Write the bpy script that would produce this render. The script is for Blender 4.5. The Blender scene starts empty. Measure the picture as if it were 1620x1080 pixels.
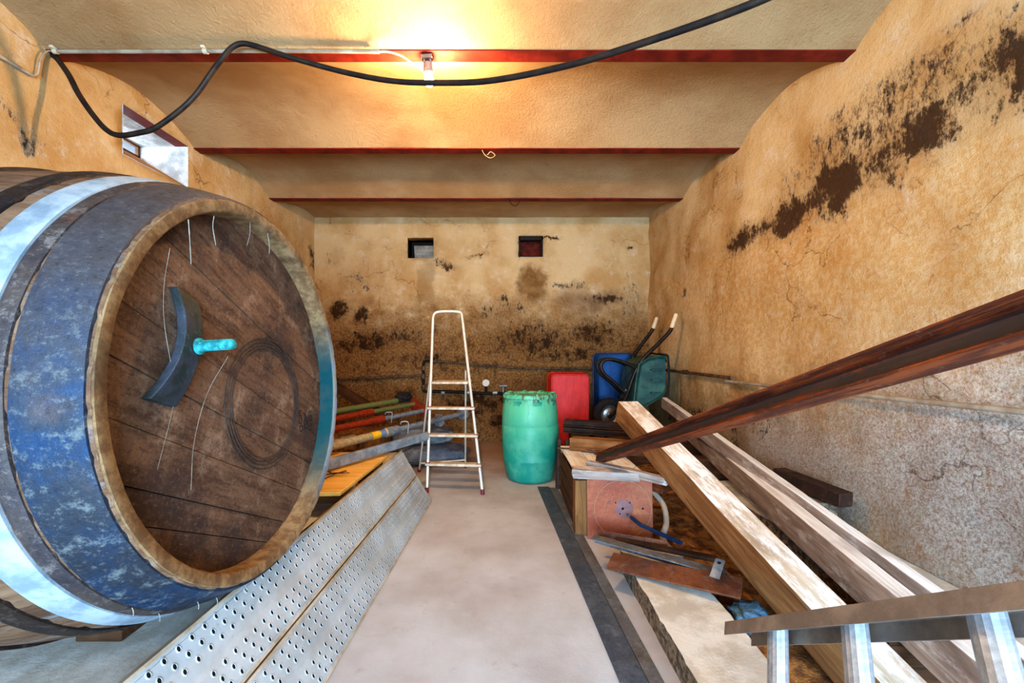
import bpy, bmesh, math, random
from mathutils import Vector, Matrix, noise
random.seed(7)
SC = bpy.context.scene
COL = SC.collection
V = Vector
F = 660.0; CXP = 797.0; CYP = 558.0; CH = 1.3      # focal length (px), vanishing point, eye height

def at(px, py, d):
    """world point seen at a pixel of the 1620x1080 photo, d metres away"""
    return V(((px-CXP)/F*d, d, CH-(py-CYP)/F*d))

# ------------------------------------------------------------------ materials
class NT:
    warp = .5
    def __init__(s, name):
        s.m = bpy.data.materials.new(name); s.m.use_nodes = True
        s.t = s.m.node_tree; s.t.nodes.clear()
        s.out = s.t.nodes.new('ShaderNodeOutputMaterial')
        s.b = s.t.nodes.new('ShaderNodeBsdfPrincipled')
        s.t.links.new(s.b.outputs[0], s.out.inputs[0])
        s.tc = s.t.nodes.new('ShaderNodeTexCoord')
        s.obj = s.tc.outputs['Object']
    def n(s, typ, **kw):
        x = s.t.nodes.new(typ)
        for k, v in kw.items(): setattr(x, k, v)
        return x
    def put(s, sock, v):
        if hasattr(v, 'links') or hasattr(v, 'is_linked'): s.t.links.new(v, sock)
        else: sock.default_value = v
    def mapv(s, scale=(1,1,1), loc=(0,0,0), rot=(0,0,0), src=None):
        x = s.n('ShaderNodeMapping'); s.put(x.inputs[0], src or s.obj)
        x.inputs['Scale'].default_value = scale; x.inputs['Location'].default_value = loc
        x.inputs['Rotation'].default_value = rot
        return x.outputs[0]
    def noise(s, scale, detail=6, rough=.6, vec=None, dist=0):
        x = s.n('ShaderNodeTexNoise'); s.put(x.inputs['Vector'], vec or s.obj)
        x.inputs['Scale'].default_value = scale; x.inputs['Detail'].default_value = detail
        x.inputs['Roughness'].default_value = rough; x.inputs['Distortion'].default_value = dist
        return x.outputs[0]
    def voro(s, scale, vec=None, feature='F1'):
        x = s.n('ShaderNodeTexVoronoi', feature=feature); s.put(x.inputs['Vector'], vec or s.obj)
        x.inputs['Scale'].default_value = scale
        return x.outputs['Distance']
    def ramp(s, v, a, b, x0=0., x1=1., smooth=True):
        x = s.n('ShaderNodeMapRange'); 
        if smooth: x.interpolation_type = 'SMOOTHSTEP'
        s.put(x.inputs[0], v)
        for i, q in zip((1,2,3,4), (a,b,x0,x1)): x.inputs[i].default_value = q
        return x.outputs[0]
    def math(s, op, a, b=0., c=None, clamp=False):
        x = s.n('ShaderNodeMath', operation=op, use_clamp=clamp)
        s.put(x.inputs[0], a); s.put(x.inputs[1], b)
        if c is not None: s.put(x.inputs[2], c)
        return x.outputs[0]
    def mix(s, f, a, b):
        x = s.n('ShaderNodeMix', data_type='RGBA'); s.put(x.inputs[0], f)
        for k, v in ((6,a),(7,b)):
            if isinstance(v, tuple): v = tuple(v)+(1,) if len(v) == 3 else v
            s.put(x.inputs[k], v)
        return x.outputs[2]
    def xyz(s):
        x = s.n('ShaderNodeSeparateXYZ'); s.put(x.inputs[0], s.obj); return x.outputs
    def blob(s, c, r, inner=.3):
        """1 inside an ellipsoid of radii r at c, 0 outside"""
        if not hasattr(s, 'wp'):
            ns = s.n('ShaderNodeTexNoise'); s.put(ns.inputs['Vector'], s.obj); ns.inputs['Scale'].default_value = 2.6; ns.inputs['Detail'].default_value = 7; ns.inputs['Roughness'].default_value = .7
            a = s.n('ShaderNodeVectorMath', operation='SUBTRACT'); s.put(a.inputs[0], ns.outputs['Color']); a.inputs[1].default_value = (.5,.5,.5)
            b = s.n('ShaderNodeVectorMath', operation='SCALE'); s.put(b.inputs[0], a.outputs[0]); b.inputs['Scale'].default_value = s.warp
            d = s.n('ShaderNodeVectorMath', operation='ADD'); s.put(d.inputs[0], s.obj); s.put(d.inputs[1], b.outputs[0]); s.wp = d.outputs[0]
        m = s.mapv(scale=tuple(1/q for q in r), loc=tuple(-a/q for a, q in zip(c, r)), src=s.wp)
        l = s.n('ShaderNodeVectorMath', operation='LENGTH'); s.put(l.inputs[0], m)
        return s.ramp(l.outputs['Value'], inner, 1., 1., 0.)
    def blobs(s, L, inner=.2):
        o = None
        for c, r, w in L:
            b = s.math('MULTIPLY', s.blob(c, r, inner), w)
            o = b if o is None else s.math('MAXIMUM', o, b)
        return o
    def bump(s, h, strength=.5, dist=.01, prev=None):
        x = s.n('ShaderNodeBump'); s.put(x.inputs['Height'], h)
        x.inputs['Strength'].default_value = strength; x.inputs['Distance'].default_value = dist
        if prev is not None: s.put(x.inputs['Normal'], prev)
        return x.outputs[0]
    def fin(s, col, rough=.8, metal=0., normal=None, spec=.3):
        if isinstance(col, tuple): col = tuple(col)+(1,) if len(col) == 3 else col
        s.put(s.b.inputs['Base Color'], col); s.put(s.b.inputs['Roughness'], rough)
        s.put(s.b.inputs['Metallic'], metal); s.b.inputs['Specular IOR Level'].default_value = spec
        if normal is not None: s.put(s.b.inputs['Normal'], normal)
        return s.m

def rgb(r, g, b):
    f = lambda c: (c/255/12.92) if c/255 <= .04045 else ((c/255+.055)/1.055)**2.4
    return (f(r), f(g), f(b))

def simple(name, a, b, scale=8, rough=.7, metal=0., bump=.3, bscale=60, speck=None, sp=(.62,.7), stretch=(1,1,1), bd=.004, spec=.3, contrast=(.38,.62), speck_scale=None):
    t = NT(name); v = t.mapv(scale=stretch)
    n1 = t.noise(scale, 8, .65, v)
    col = t.mix(t.ramp(n1, *contrast), a, b)
    n2 = t.noise(bscale, 5, .7, v)
    if speck:
        n3 = t.noise(speck_scale or scale*3.3, 8, .7, t.mapv(scale=stretch, loc=(3.1,7.7,1.3)))
        col = t.mix(t.ramp(n3, *sp), col, speck)
    return t.fin(col, rough, metal, t.bump(n2, bump, bd), spec)

def wood(name, a, b, dark, grain=1., rough=.85, knots=True, bump=.5, white=None, wmask=(.5,.62)):
    t = NT(name)
    v = t.mapv(scale=(1.2,14*grain,14*grain))
    v2 = t.mapv(scale=(.6,34*grain,34*grain), loc=(1,2,3))
    n1 = t.noise(2.2, 6, .6, v, .6); n2 = t.noise(3, 8, .7, v2, .3)
    col = t.mix(t.ramp(n1, .36, .66), a, b)
    col = t.mix(t.ramp(n2, .5, .72, 0, .85), col, dark)
    big = t.noise(2.6, 4, .6, t.mapv(scale=(1,2,2)))
    col = t.mix(t.ramp(big, .52, .75, 0, .6), col, dark)
    if white:
        col = t.mix(t.ramp(t.noise(3.5, 8, .75, t.mapv(scale=(1,3,3), loc=(5,5,5))), wmask[0], wmask[1], 0, .9), col, white)
    nm = t.bump(n2, bump, .006); nm = t.bump(t.noise(90, 4, .6), .25, .003, nm)
    return t.fin(col, rough, 0., nm, .2)

YEL = rgb(222,190,142); YEL2 = rgb(196,153,98); OCH = rgb(150,98,42); MOLD = rgb(38,26,20); BRN = rgb(98,62,34); PALE = rgb(226,212,190)

def wall_mat(name, masks, dirt_z, extra=None, rust=.5, daylight_masks=None):
    t = NT(name); X, Y, Z = t.xyz()
    big = t.noise(1.6, 5, .6); mid = t.noise(5.5, 8, .7); fine = t.noise(24, 8, .75); grit = t.noise(110, 4, .7)
    col = t.mix(t.ramp(big, .35, .68), YEL, YEL2)
    col = t.mix(t.ramp(mid, .52, .72, 0, .55), col, PALE)
    # lower, rougher, dirtier zone
    zz = t.math('ADD', Z, t.math('MULTIPLY', t.math('SUBTRACT', mid, .5), 1.5))
    low = t.ramp(zz, dirt_z+.5, dirt_z-.6)
    dirt = t.mix(t.ramp(t.noise(34, 8, .85, t.mapv(loc=(7,7,1))), .40, .60), rgb(122,78,38), rgb(200,150,92))
    dirt = t.mix(t.ramp(t.noise(9, 8, .75, t.mapv(loc=(4,1,9))), .50, .64, 0, .85), dirt, BRN)
    dirt = t.mix(t.ramp(t.noise(14, 8, .8, t.mapv(loc=(8,1,2))), .60, .68, 0, .7), dirt, PALE)
    col = t.mix(t.math('MULTIPLY', low, rust), col, dirt)
    if daylight_masks:
        g = t.blobs(daylight_masks, .25)  # lower stucco, with cool daylight put into its bluish-white colour
        gc = t.mix(t.ramp(t.noise(70, 6, .85, t.mapv(loc=(9,2,2))), .40, .58), rgb(128,126,130), rgb(236,240,246))
        gc = t.mix(t.ramp(t.noise(11, 9, .85, t.mapv(loc=(2,2,2))), .55, .64, 0, .75), gc, rgb(150,102,66))
        col = t.mix(t.math('MULTIPLY', g, 1., clamp=True), col, gc)
    if extra: col = extra(t, col, (X, Y, Z), mid, fine)
    m = t.blobs(masks, .15)
    blot = t.math('ADD', t.math('MULTIPLY', mid, .5), t.math('MULTIPLY', t.noise(26, 8, .85, t.mapv(scale=(1,1,.4), loc=(6,2,1))), .5))
    thr = t.math('ADD', blot, t.math('MULTIPLY', m, .17))
    mold = t.math('MULTIPLY', t.ramp(thr, .575, .655), t.ramp(m, 0., .22))
    col = t.mix(t.math('MULTIPLY', mold, .93), col, MOLD)
    col = t.mix(t.math('MULTIPLY', m, .35), col, BRN)
    sp = t.ramp(t.noise(16, 10, .9, t.mapv(loc=(1,9,4))), .60, .67, 0, .75)
    col = t.mix(sp, col, rgb(112,80,48))
    # hairline cracks
    w = t.n('ShaderNodeVectorMath', operation='ADD')
    ns = t.n('ShaderNodeTexNoise'); t.put(ns.inputs['Vector'], t.obj); ns.inputs['Scale'].default_value = 3.5; ns.inputs['Detail'].default_value = 8
    sc = t.n('ShaderNodeVectorMath', operation='SCALE'); t.put(sc.inputs[0], ns.outputs['Color']); sc.inputs['Scale'].default_value = .5
    t.put(w.inputs[0], t.obj); t.put(w.inputs[1], sc.outputs[0])
    cr = t.voro(.9, w.outputs[0], 'DISTANCE_TO_EDGE')
    crk = t.math('MULTIPLY', t.ramp(cr, .0015, .006, 1, 0), t.ramp(big, .45, .6))
    col = t.mix(t.math('MULTIPLY', crk, .6), col, BRN)
    nm = t.bump(mid, .4, .05); nm = t.bump(fine, .75, .03, nm)
    lowb = t.math('MULTIPLY', t.noise(62, 6, .85, t.mapv(loc=(2,2,2))), low)
    nm = t.bump(lowb, .9, .03, nm)
    pit = t.ramp(t.noise(75, 5, .85, t.mapv(loc=(5,2,7))), .56, .68)
    col = t.mix(t.math('MULTIPLY', pit, t.math('ADD', t.math('MULTIPLY', low, .45), .12)), col, rgb(84,62,44))
    nm = t.bump(grit, .45, .006, nm)
    return t.fin(col, .95, 0., nm, .1)

def right_extra(t, col, xyz, mid, fine):
    X, Y, Z = xyz
    # a ragged line where the upper render ends: rougher, more ochre plaster below it
    lim = t.math('ADD', Z, t.math('MULTIPLY', t.math('SUBTRACT', mid, .5), .8))
    k = t.ramp(lim, 2.28, 2.2)
    g = t.blobs([((2.13,2.5,2.62),(.5,1.5,.42),1.),((2.13,4.2,1.9),(.5,1.5,.5),.45)], .1)
    s1 = t.noise(40, 9, .85, t.mapv(scale=(1,1,.45), loc=(1,5,9)))
    col = t.mix(t.math('MULTIPLY', t.ramp(t.math('ADD', s1, t.math('MULTIPLY', g, .08)), .57, .64), t.math('MULTIPLY', g, .8)), col, rgb(70,54,44))
    return t.mix(t.math('MULTIPLY', k, .45), col, t.mix(t.ramp(fine, .42, .6), rgb(208,150,78), rgb(228,196,150)))

M = {}
M['wall_right'] = wall_mat('plaster_right_wall', [((2.13,3.7,2.34),(.5,.55,.2),1.),((2.13,3.2,2.34),(.5,.55,.24),1.05),((2.13,2.7,2.38),(.5,.55,.26),1.),((2.13,2.2,2.42),(.5,.6,.28),.85),((2.13,1.7,2.5),(.5,.7,.32),.75),((2.13,2.3,2.6),(.5,1.3,.4),.5),((2.13,4.9,2.05),(.4,.06,.12),.8),((2.13,1.6,.85),(.4,.8,.12),.35),((2.13,5.8,1.5),(.4,.25,.9),.35),((2.13,4.6,.5),(.4,1.3,.5),.6),((2.13,3.5,.75),(.4,.6,.3),.35)], .95, right_extra, .75,
    daylight_masks=[((2.13,1.0,.7),(.6,2.6,1.05),1.2),((2.13,2.9,.5),(.6,1.4,.6),.8)])
M['wall_left'] = wall_mat('plaster_left_wall', [((-2.8,2.2,2.6),(.4,.6,.25),.35),((-2.8,3.2,2.5),(.4,.5,.2),.3),((-2.8,6.1,2.7),(.4,.14,.5),.7),((-2.8,5.9,1.2),(.4,.6,.7),.6)], .6, None, .8)
def back_extra(t, col, xyz, mid, fine):
    # damp runs under the two vents
    m = t.blobs([((.42,6.17,2.32),(.27,.5,.36),1.),((-1.15,6.17,2.3),(.2,.5,.5),.45)], .55)
    col = t.mix(t.math('MULTIPLY', m, t.ramp(mid, .3, .6, .5, .9)), col, rgb(120,80,36))
    d = t.blobs([((1.2,6.17,2.05),(.75,.5,.3),1.),((.9,6.17,.55),(1.2,.5,.55),.9)], .3)
    return t.mix(t.math('MULTIPLY', d, .5), col, rgb(120,88,66))
M['wall_back'] = wall_mat('plaster_back_wall', [((-2.45,6.17,1.95),(.22,.5,.24),1.),((-2.1,6.17,1.88),(.14,.5,.2),1.),((-1.9,6.17,1.5),(.6,.5,.26),.8),((-2.3,6.17,1.42),(.3,.5,.1),.95),((-1.5,6.17,1.6),(.5,.5,.3),.5),
    ((-.85,6.17,2.6),(.35,.5,.12),.75),((-.4,6.17,2.72),(.35,.5,.06),.6),((.4,6.17,1.5),(1.1,.5,.45),.72),((1.3,6.17,1.6),(.55,.5,.35),.85),((1.5,6.17,2.08),(.6,.5,.16),.85),((1.0,6.17,2.3),(.4,.5,.12),.6),
    ((-.4,6.17,.55),(.9,.5,.35),.8),((.3,6.17,.3),(1.3,.5,.4),.7),((-.2,6.17,1.9),(.4,.5,.25),.45),((.22,6.17,2.82),(.05,.5,.26),1.2),((.62,6.17,3.0),(.3,.5,.035),1.3),((-2.5,6.17,2.7),(.25,.5,.25),.4),((1.85,6.17,2.85),(.1,.5,.06),.9),((1.9,6.17,2.0),(.3,.5,.5),.5),((-1.2,6.17,1.2),(.8,.5,.2),.6),((-2.2,6.17,2.4),(.5,.5,.4),.35),((.9,6.17,1.25),(.9,.5,.2),.7),((.1,6.17,2.0),(.5,.5,.25),.5)], 1.95, back_extra, .95)
def ceil_mat():
    t = NT('plaster_vault'); 
    big = t.noise(1.3, 4, .6); mid = t.noise(13, 8, .7); fine = t.noise(46, 6, .75)
    col = t.mix(t.ramp(big, .35, .7), rgb(208,172,126), rgb(184,142,96))
    col = t.mix(t.ramp(t.noise(5, 8, .75), .58, .72, 0, .4), col, rgb(150,112,70))
    nm = t.bump(mid, .5, .03); nm = t.bump(fine, 1., .022, nm)
    return t.fin(col, .95, 0., nm, .1)
M['ceiling'] = ceil_mat()
def floor_mat():
    t = NT('concrete_floor'); X, Y, Z = t.xyz()
    a = t.noise(1.7, 6, .6); b = t.noise(9, 8, .7); g = t.noise(120, 4, .7)
    col = t.mix(t.ramp(a, .3, .7), rgb(184,182,182), rgb(162,154,150))
    col = t.mix(t.ramp(b, .56, .74, 0, .45), col, rgb(150,128,104))
    col = t.mix(t.ramp(g, .6, .75, 0, .35), col, rgb(120,108,96))
    far = t.ramp(t.math('ADD', Y, a), 4.6, 5.6)
    col = t.mix(t.math('MULTIPLY', far, .7), col, rgb(150,108,66))
    col = t.mix(t.ramp(t.noise(22, 8, .8, t.mapv(loc=(5,5,5))), .70, .73, 0, .8), col, rgb(90,74,60))
    return t.fin(col, .8, 0., t.bump(g, .2, .003, t.bump(b, .2, .01)), .25)
M['floor'] = floor_mat()
M['slab'] = simple('pale_concrete', rgb(214,208,198), rgb(182,172,158), 5, .9, bump=.5, bscale=70, speck=rgb(150,110,70), sp=(.66,.8))
M['slab_rough'] = simple('broken_concrete', rgb(160,140,116), rgb(90,74,60), 30, .95, bump=1., bscale=55, bd=.02)
M['rubble'] = simple('ochre_rubble', rgb(190,130,68), rgb(112,70,36), 12, .95, bump=1., bscale=40, bd=.03, speck=rgb(214,188,150), sp=(.6,.7))
M['beam_red'] = simple('red_oxide_paint', rgb(126,34,18), rgb(92,20,12), 7, .6, bump=.3, bscale=90, speck=rgb(150,70,46), sp=(.7,.8))
M['black_conduit'] = simple('dark_plastic_conduit', rgb(52,40,32), rgb(30,26,26), 14, .5, bump=.1)
M['grey_conduit'] = simple('grey_pvc', rgb(168,154,136), rgb(140,124,104), 9, .6, bump=.15)
M['white_cable'] = simple('white_cable', rgb(226,216,196), rgb(200,186,160), 9, .5, bump=.1)
M['pipe'] = simple('dull_iron_pipe', rgb(122,94,70), rgb(70,48,34), 22, .7, .3, .4, 60, speck=rgb(168,148,124), sp=(.58,.68))
M['pipe_black'] = simple('black_iron', rgb(40,30,26), rgb(24,18,16), 30, .6, .3, .5, 60)
M['stave'] = wood('cask_stave_oak', rgb(96,66,46), rgb(128,98,74), rgb(38,28,24), .55, white=rgb(120,112,108), wmask=(.54,.68))
def head_mat():
    t = NT('cask_head_oak'); v = t.mapv(scale=(1,6,6))
    n1 = t.noise(3, 8, .7, v); n2 = t.noise(6, 9, .75); n3 = t.noise(2.2, 6, .65, t.mapv(loc=(3,1,8))); n4 = t.noise(28, 8, .8, t.mapv(scale=(.5,2,2)))
    col = t.mix(t.ramp(n1, .36, .62), rgb(76,52,38), rgb(108,80,60))
    col = t.mix(t.ramp(n2, .50, .66, 0, .75), col, rgb(140,114,94))
    col = t.mix(t.ramp(n3, .50, .64, 0, .85), col, rgb(58,44,40))
    col = t.mix(t.ramp(n4, .52, .66, 0, .6), col, rgb(40,28,24))
    col = t.mix(t.ramp(n4, .40, .28, 0, .7), col, rgb(160,138,118))
    n5 = t.noise(70, 8, .85); col = t.mix(t.ramp(n5, .52, .62, 0, .6), col, rgb(44,34,32)); col = t.mix(t.ramp(n5, .46, .38, 0, .5), col, rgb(132,106,86))
    return t.fin(col, .85, 0., t.bump(n4, .5, .006, t.bump(n2, .4, .01)), .2)
M['head'] = head_mat()
M['carve'] = simple('carved_groove', rgb(74,56,46), rgb(54,40,34), 20, .9)
def chime_mat():
    t = NT('cask_chime_oak'); X, Y, Z = t.xyz()
    a = t.noise(14, 8, .75); b = t.noise(5, 6, .6)
    col = t.mix(t.ramp(a, .4, .62), rgb(104,76,50), rgb(140,112,78))
    col = t.mix(t.ramp(b, .55, .7, 0, .6), col, rgb(58,42,32))
    # verdigris tint on the far lower rim
    k = t.math('MULTIPLY', t.ramp(Y, .28, .6), t.ramp(Z, .36, .02))
    col = t.mix(t.math('MULTIPLY', k, t.ramp(t.noise(7, 6, .7), .3, .55, .75, 1.)), col, rgb(6,62,66))
    col = t.mix(t.math('MULTIPLY', t.ramp(X, -.006, .001), k), col, t.mix(t.ramp(a, .4, .6), rgb(108,112,124), rgb(128,124,112)))
    return t.fin(col, .85, 0., t.bump(a, .6, .008), .2)
M['chime'] = chime_mat()
def hoop_mat(name, a, b, c, d, top=None):
    t = NT(name); n1 = t.noise(4, 8, .7); n2 = t.noise(17, 8, .8); n3 = t.noise(3.1, 5, .6, t.mapv(loc=(4,4,4))); n4 = t.noise(55, 8, .8)
    col = t.mix(t.ramp(n1, .38, .6), a, b)
    col = t.mix(t.ramp(n2, .53, .66, 0, .85), col, c)
    col = t.mix(t.ramp(n3, .55, .7, 0, .8), col, d)
    if top: col = t.mix(t.ramp(t.math('ADD', t.xyz()[2], t.math('MULTIPLY', n1, .5)), .15, .7, 0, .75), col, top)
    col = t.mix(t.ramp(n4, .54, .64, 0, .5), col, c)
    col = t.mix(t.ramp(n4, .46, .36, 0, .5), col, rgb(22,22,26))
    return t.fin(col, t.ramp(n2, .3, .7, .38, .8), .35, t.bump(t.noise(8, 8, .8), .5, .012, t.bump(n2, .4, .006)), .4)
M['hoop_daylit'] = hoop_mat('daylit_hoop_iron', rgb(22,50,78), rgb(44,48,56), rgb(108,110,108), rgb(84,66,62), rgb(84,74,70))  # dark iron, cool daylight baked into its blue, brown-grey higher up
M['hoop_brown'] = hoop_mat('rusted_hoop_iron', rgb(78,66,60), rgb(58,52,56), rgb(128,116,108), rgb(98,66,48))
M['hoop_dark'] = hoop_mat('dark_hoop_iron', rgb(48,34,26), rgb(34,30,32), rgb(92,76,64), rgb(66,40,26))
M['hoop_white'] = simple('galvanised_hoop', rgb(160,168,172), rgb(118,130,140), 9, .55, .1, .25, 70, speck=rgb(150,158,160), sp=(.62,.74))
M['verdigris'] = simple('verdigris_brass', rgb(56,152,150), rgb(24,100,100), 40, .8, .1, .8, 90, speck=rgb(140,190,180), sp=(.6,.7))
M['bracket'] = simple('corroded_bracket', rgb(62,64,72), rgb(44,50,46), 12, .6, .3, .8, 60, speck=rgb(50,120,112), sp=(.60,.70))
M['deck'] = simple('galvanised_deck_steel', rgb(186,188,188), rgb(164,162,158), 3, .5, .25, .15, 80, speck=rgb(140,136,130), sp=(.6,.8))
M['deck_edge'] = simple('galvanised_edge', rgb(196,178,156), rgb(160,138,110), 6, .55, .2, .2, 80)
M['hole'] = simple('hole_shadow', rgb(22,20,22), rgb(12,12,14), 5, .9)
M['aluminium'] = simple('brushed_aluminium', rgb(204,206,210), rgb(178,182,188), 5, .38, .75, .2, 60, stretch=(1,12,12))
M['aluminium_dusty'] = simple('dusty_aluminium', rgb(158,142,128), rgb(130,116,106), 8, .6, .3, .3, 70, speck=rgb(200,190,180), sp=(.66,.76))
M['ladder_alu'] = simple('cream_aluminium', rgb(222,208,186), rgb(198,184,166), 8, .45, .35, .1, 80)
M['ladder_cap'] = simple('maroon_plastic', rgb(128,44,50), rgb(96,30,38), 20, .5)
M['step'] = simple('worn_step', rgb(206,186,160), rgb(176,152,124), 14, .6, .15, .2, 90)
M['green_plastic'] = None
def drum_mat():
    t = NT('green_drum_plastic'); X, Y, Z = t.xyz()
    n1 = t.noise(5, 6, .6); n2 = t.noise(4, 8, .75, t.mapv(scale=(9,9,1.2)))
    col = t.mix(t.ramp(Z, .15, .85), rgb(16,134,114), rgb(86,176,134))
    col = t.mix(t.ramp(n1, .4, .65, 0, .35), col, rgb(120,190,150))
    col = t.mix(t.ramp(n2, .56, .68, 0, .5), col, rgb(22,86,72))
    col = t.mix(t.math('MULTIPLY', t.ramp(n2, .5, .6), t.ramp(Z, .76, .82)), col, rgb(96,66,40))
    return t.fin(col, .45, 0., t.bump(n1, .1, .01), .4)
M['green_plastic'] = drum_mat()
M['red_plastic'] = simple('red_plastic', rgb(206,40,24), rgb(184,28,18), 5, .5, bump=.1, speck=rgb(214,96,66), sp=(.6,.75), stretch=(3,3,1))
M['blue_plastic'] = simple('blue_plastic', rgb(20,84,146), rgb(14,62,116), 4, .5, bump=.1, speck=rgb(30,60,80), sp=(.6,.75))
M['tray'] = simple('green_barrow_plastic', rgb(58,94,80), rgb(36,66,62), 6, .4, bump=.2, speck=rgb(74,96,70), sp=(.6,.7))
M['barrow_tube'] = simple('painted_black_tube', rgb(52,40,32), rgb(32,26,24), 20, .4, .4, .2, 80, speck=rgb(96,70,46), sp=(.62,.7))
M['grip'] = simple('cream_grip', rgb(224,196,158), rgb(206,176,138), 12, .6)
M['rubber'] = simple('tyre_rubber', rgb(42,36,34), rgb(26,24,24), 25, .85, bump=.4, speck=rgb(80,64,50), sp=(.6,.75))
M['rim'] = simple('wheel_rim', rgb(170,168,164), rgb(128,122,116), 8, .35, .8, .1)
M['rust'] = hoop_mat('rusty_steel', rgb(104,62,42), rgb(126,76,48), rgb(132,112,104), rgb(76,58,54))
def ibeam_mat():
    t = NT('rusty_channel_steel'); X, Y, Z = t.xyz()
    s = t.mapv(scale=(.8,9,9)); n = t.noise(5, 8, .75, s); n2 = t.noise(30, 8, .8)
    col = t.mix(t.ramp(n, .42, .56), rgb(148,76,38), rgb(88,44,30))
    col = t.mix(t.ramp(n2, .56, .68, 0, .7), col, rgb(170,120,96))
    web = t.math('MULTIPLY', t.ramp(t.math('ABSOLUTE', t.math('ADD', Z, t.math('MULTIPLY', t.math('SUBTRACT', n, .5), .03))), .012, .022, 1, 0), t.ramp(t.noise(6, 6, .7, t.mapv(scale=(.7,1,1))), .3, .45))
    col = t.mix(t.math('MULTIPLY', web, .85), col, rgb(44,50,58))
    return t.fin(col, .6, .4, t.bump(n2, .5, .004), .4)
M['ibeam'] = ibeam_mat()
M['rust_dark'] = hoop_mat('dark_rusty_steel', rgb(84,54,36), rgb(58,38,30), rgb(98,66,44), rgb(30,24,22))
M['rust_pink'] = hoop_mat('rust_red_plate', rgb(156,82,58), rgb(172,100,70), rgb(120,84,84), rgb(184,112,66))
M['hubmark'] = simple('worn_hub_mark', rgb(128,96,100), rgb(150,104,92), 30, .7, .2, .4)
M['strip'] = hoop_mat('mill_scale_steel', rgb(70,78,90), rgb(86,92,102), rgb(116,116,118), rgb(84,74,68))
M['strip_light'] = hoop_mat('worn_mill_steel', rgb(116,118,122), rgb(96,96,98), rgb(150,140,128), rgb(98,84,74))
M['oldwood'] = wood('old_brown_timber', rgb(126,84,48), rgb(156,112,70), rgb(66,40,24), .7)
M['freshwood'] = wood('sawn_timber', rgb(190,164,136), rgb(214,194,172), rgb(138,112,88), .8, white=rgb(236,228,220), wmask=(.44,.58))
M['greywood'] = wood('weathered_timber', rgb(152,134,122), rgb(178,164,154), rgb(92,72,62), .8, white=rgb(206,202,200), wmask=(.52,.66))
M['palewood'] = wood('pale_timber', rgb(238,234,230), rgb(220,212,206), rgb(168,152,140), .8)  # near-white wood for crate top, scrap and upper faces of two planks
M['darkwood'] = wood('dark_timber', rgb(74,48,30), rgb(98,64,40), rgb(36,24,18), .8)
M['yellowboard'] = wood('yellow_shuttering_board', rgb(214,160,74), rgb(228,178,98), rgb(160,106,46), .35, bump=.15)
M['orange_paint'] = simple('orange_red_paint', rgb(158,54,22), rgb(122,40,18), 9, .5, .1, .3, 80, speck=rgb(100,56,36), sp=(.6,.7), stretch=(2,5,5))
M['olive_paint'] = simple('green_paint', rgb(96,112,58), rgb(120,110,66), 7, .6, .1, .3, 80, speck=rgb(80,60,40), sp=(.6,.7))
M['beige_tube'] = simple('cement_coated_tube', rgb(182,160,118), rgb(150,128,92), 9, .7, .1, .4, 80, speck=rgb(110,88,60), sp=(.6,.72), stretch=(2,5,5))
M['galv'] = simple('galvanised_steel', rgb(160,164,166), rgb(128,132,136), 14, .5, .5, .3, 80, speck=rgb(104,92,80), sp=(.6,.72))
M['sticker'] = simple('yellow_sticker', rgb(232,182,40), rgb(216,160,30), 9, .5)
M['sticker_blue'] = simple('grey_blue_sticker', rgb(96,120,158), rgb(120,134,156), 9, .5)
M['sack'] = simple('cement_sack_paper', rgb(128,126,124), rgb(92,92,98), 5, .8, 0, .8, 14, bd=.03, speck=rgb(160,120,80), sp=(.6,.7))
M['cloth_dark'] = simple('dark_rag', rgb(52,42,36), rgb(34,28,26), 8, .95, 0, .8, 20, bd=.02)
M['bluecloth'] = simple('blue_grey_rag', rgb(84,112,128), rgb(60,84,100), 9, .9, 0, .7, 40, bd=.01)
M['blue_tube'] = simple('blue_enamel_tube', rgb(24,58,96), rgb(18,44,76), 9, .4, .3)
M['hose'] = simple('sandy_hose', rgb(196,150,96), rgb(176,168,160), 7, .7)
M['plaster_reveal'] = simple('whitewashed_reveal', rgb(224,226,226), rgb(176,178,176), 7, .95, bump=.6, bscale=30, bd=.02, speck=rgb(110,92,70), sp=(.6,.75))
M['ochre_sill'] = simple('ochre_sill', rgb(196,146,82), rgb(166,116,60), 9, .95, bump=.8, bscale=30, bd=.02, speck=rgb(96,60,34), sp=(.6,.7))
M['louver'] = simple('tin_flap', rgb(150,146,136), rgb(120,112,100), 9, .6, .3, .2, speck=rgb(170,110,60), sp=(.6,.7))
M['brick_red'] = simple('red_brick_plug', rgb(112,40,24), rgb(78,26,18), 12, .9, bump=.5)
M['lampholder'] = simple('bakelite', rgb(172,140,120), rgb(140,108,90), 12, .5)
M['cobweb'] = simple('cobweb', rgb(160,150,136), rgb(130,122,110), 12, .9)
M['ink'] = simple('stamped_ink', rgb(40,30,26), rgb(30,24,22), 12, .9)
def glass_mat():
    t = NT('dusty_window_glass'); 
    g = t.n('ShaderNodeBsdfTransparent'); d = t.n('ShaderNodeBsdfGlossy'); d.inputs['Roughness'].default_value = .1
    mx = t.n('ShaderNodeMixShader'); mx.inputs[0].default_value = .12
    t.t.links.new(g.outputs[0], mx.inputs[1]); t.t.links.new(d.outputs[0], mx.inputs[2]); t.t.links.new(mx.outputs[0], t.out.inputs[0])
    return t.m
M['glass'] = glass_mat()
def emit(name, c, s):
    t = NT(name); t.b.inputs['Base Color'].default_value = c+(1,)
    t.b.inputs['Emission Color'].default_value = c+(1,); t.b.inputs['Emission Strength'].default_value = s
    return t.m
M['bulb'] = emit('glowing_bulb', (1., .67, .36), 4300)

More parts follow.
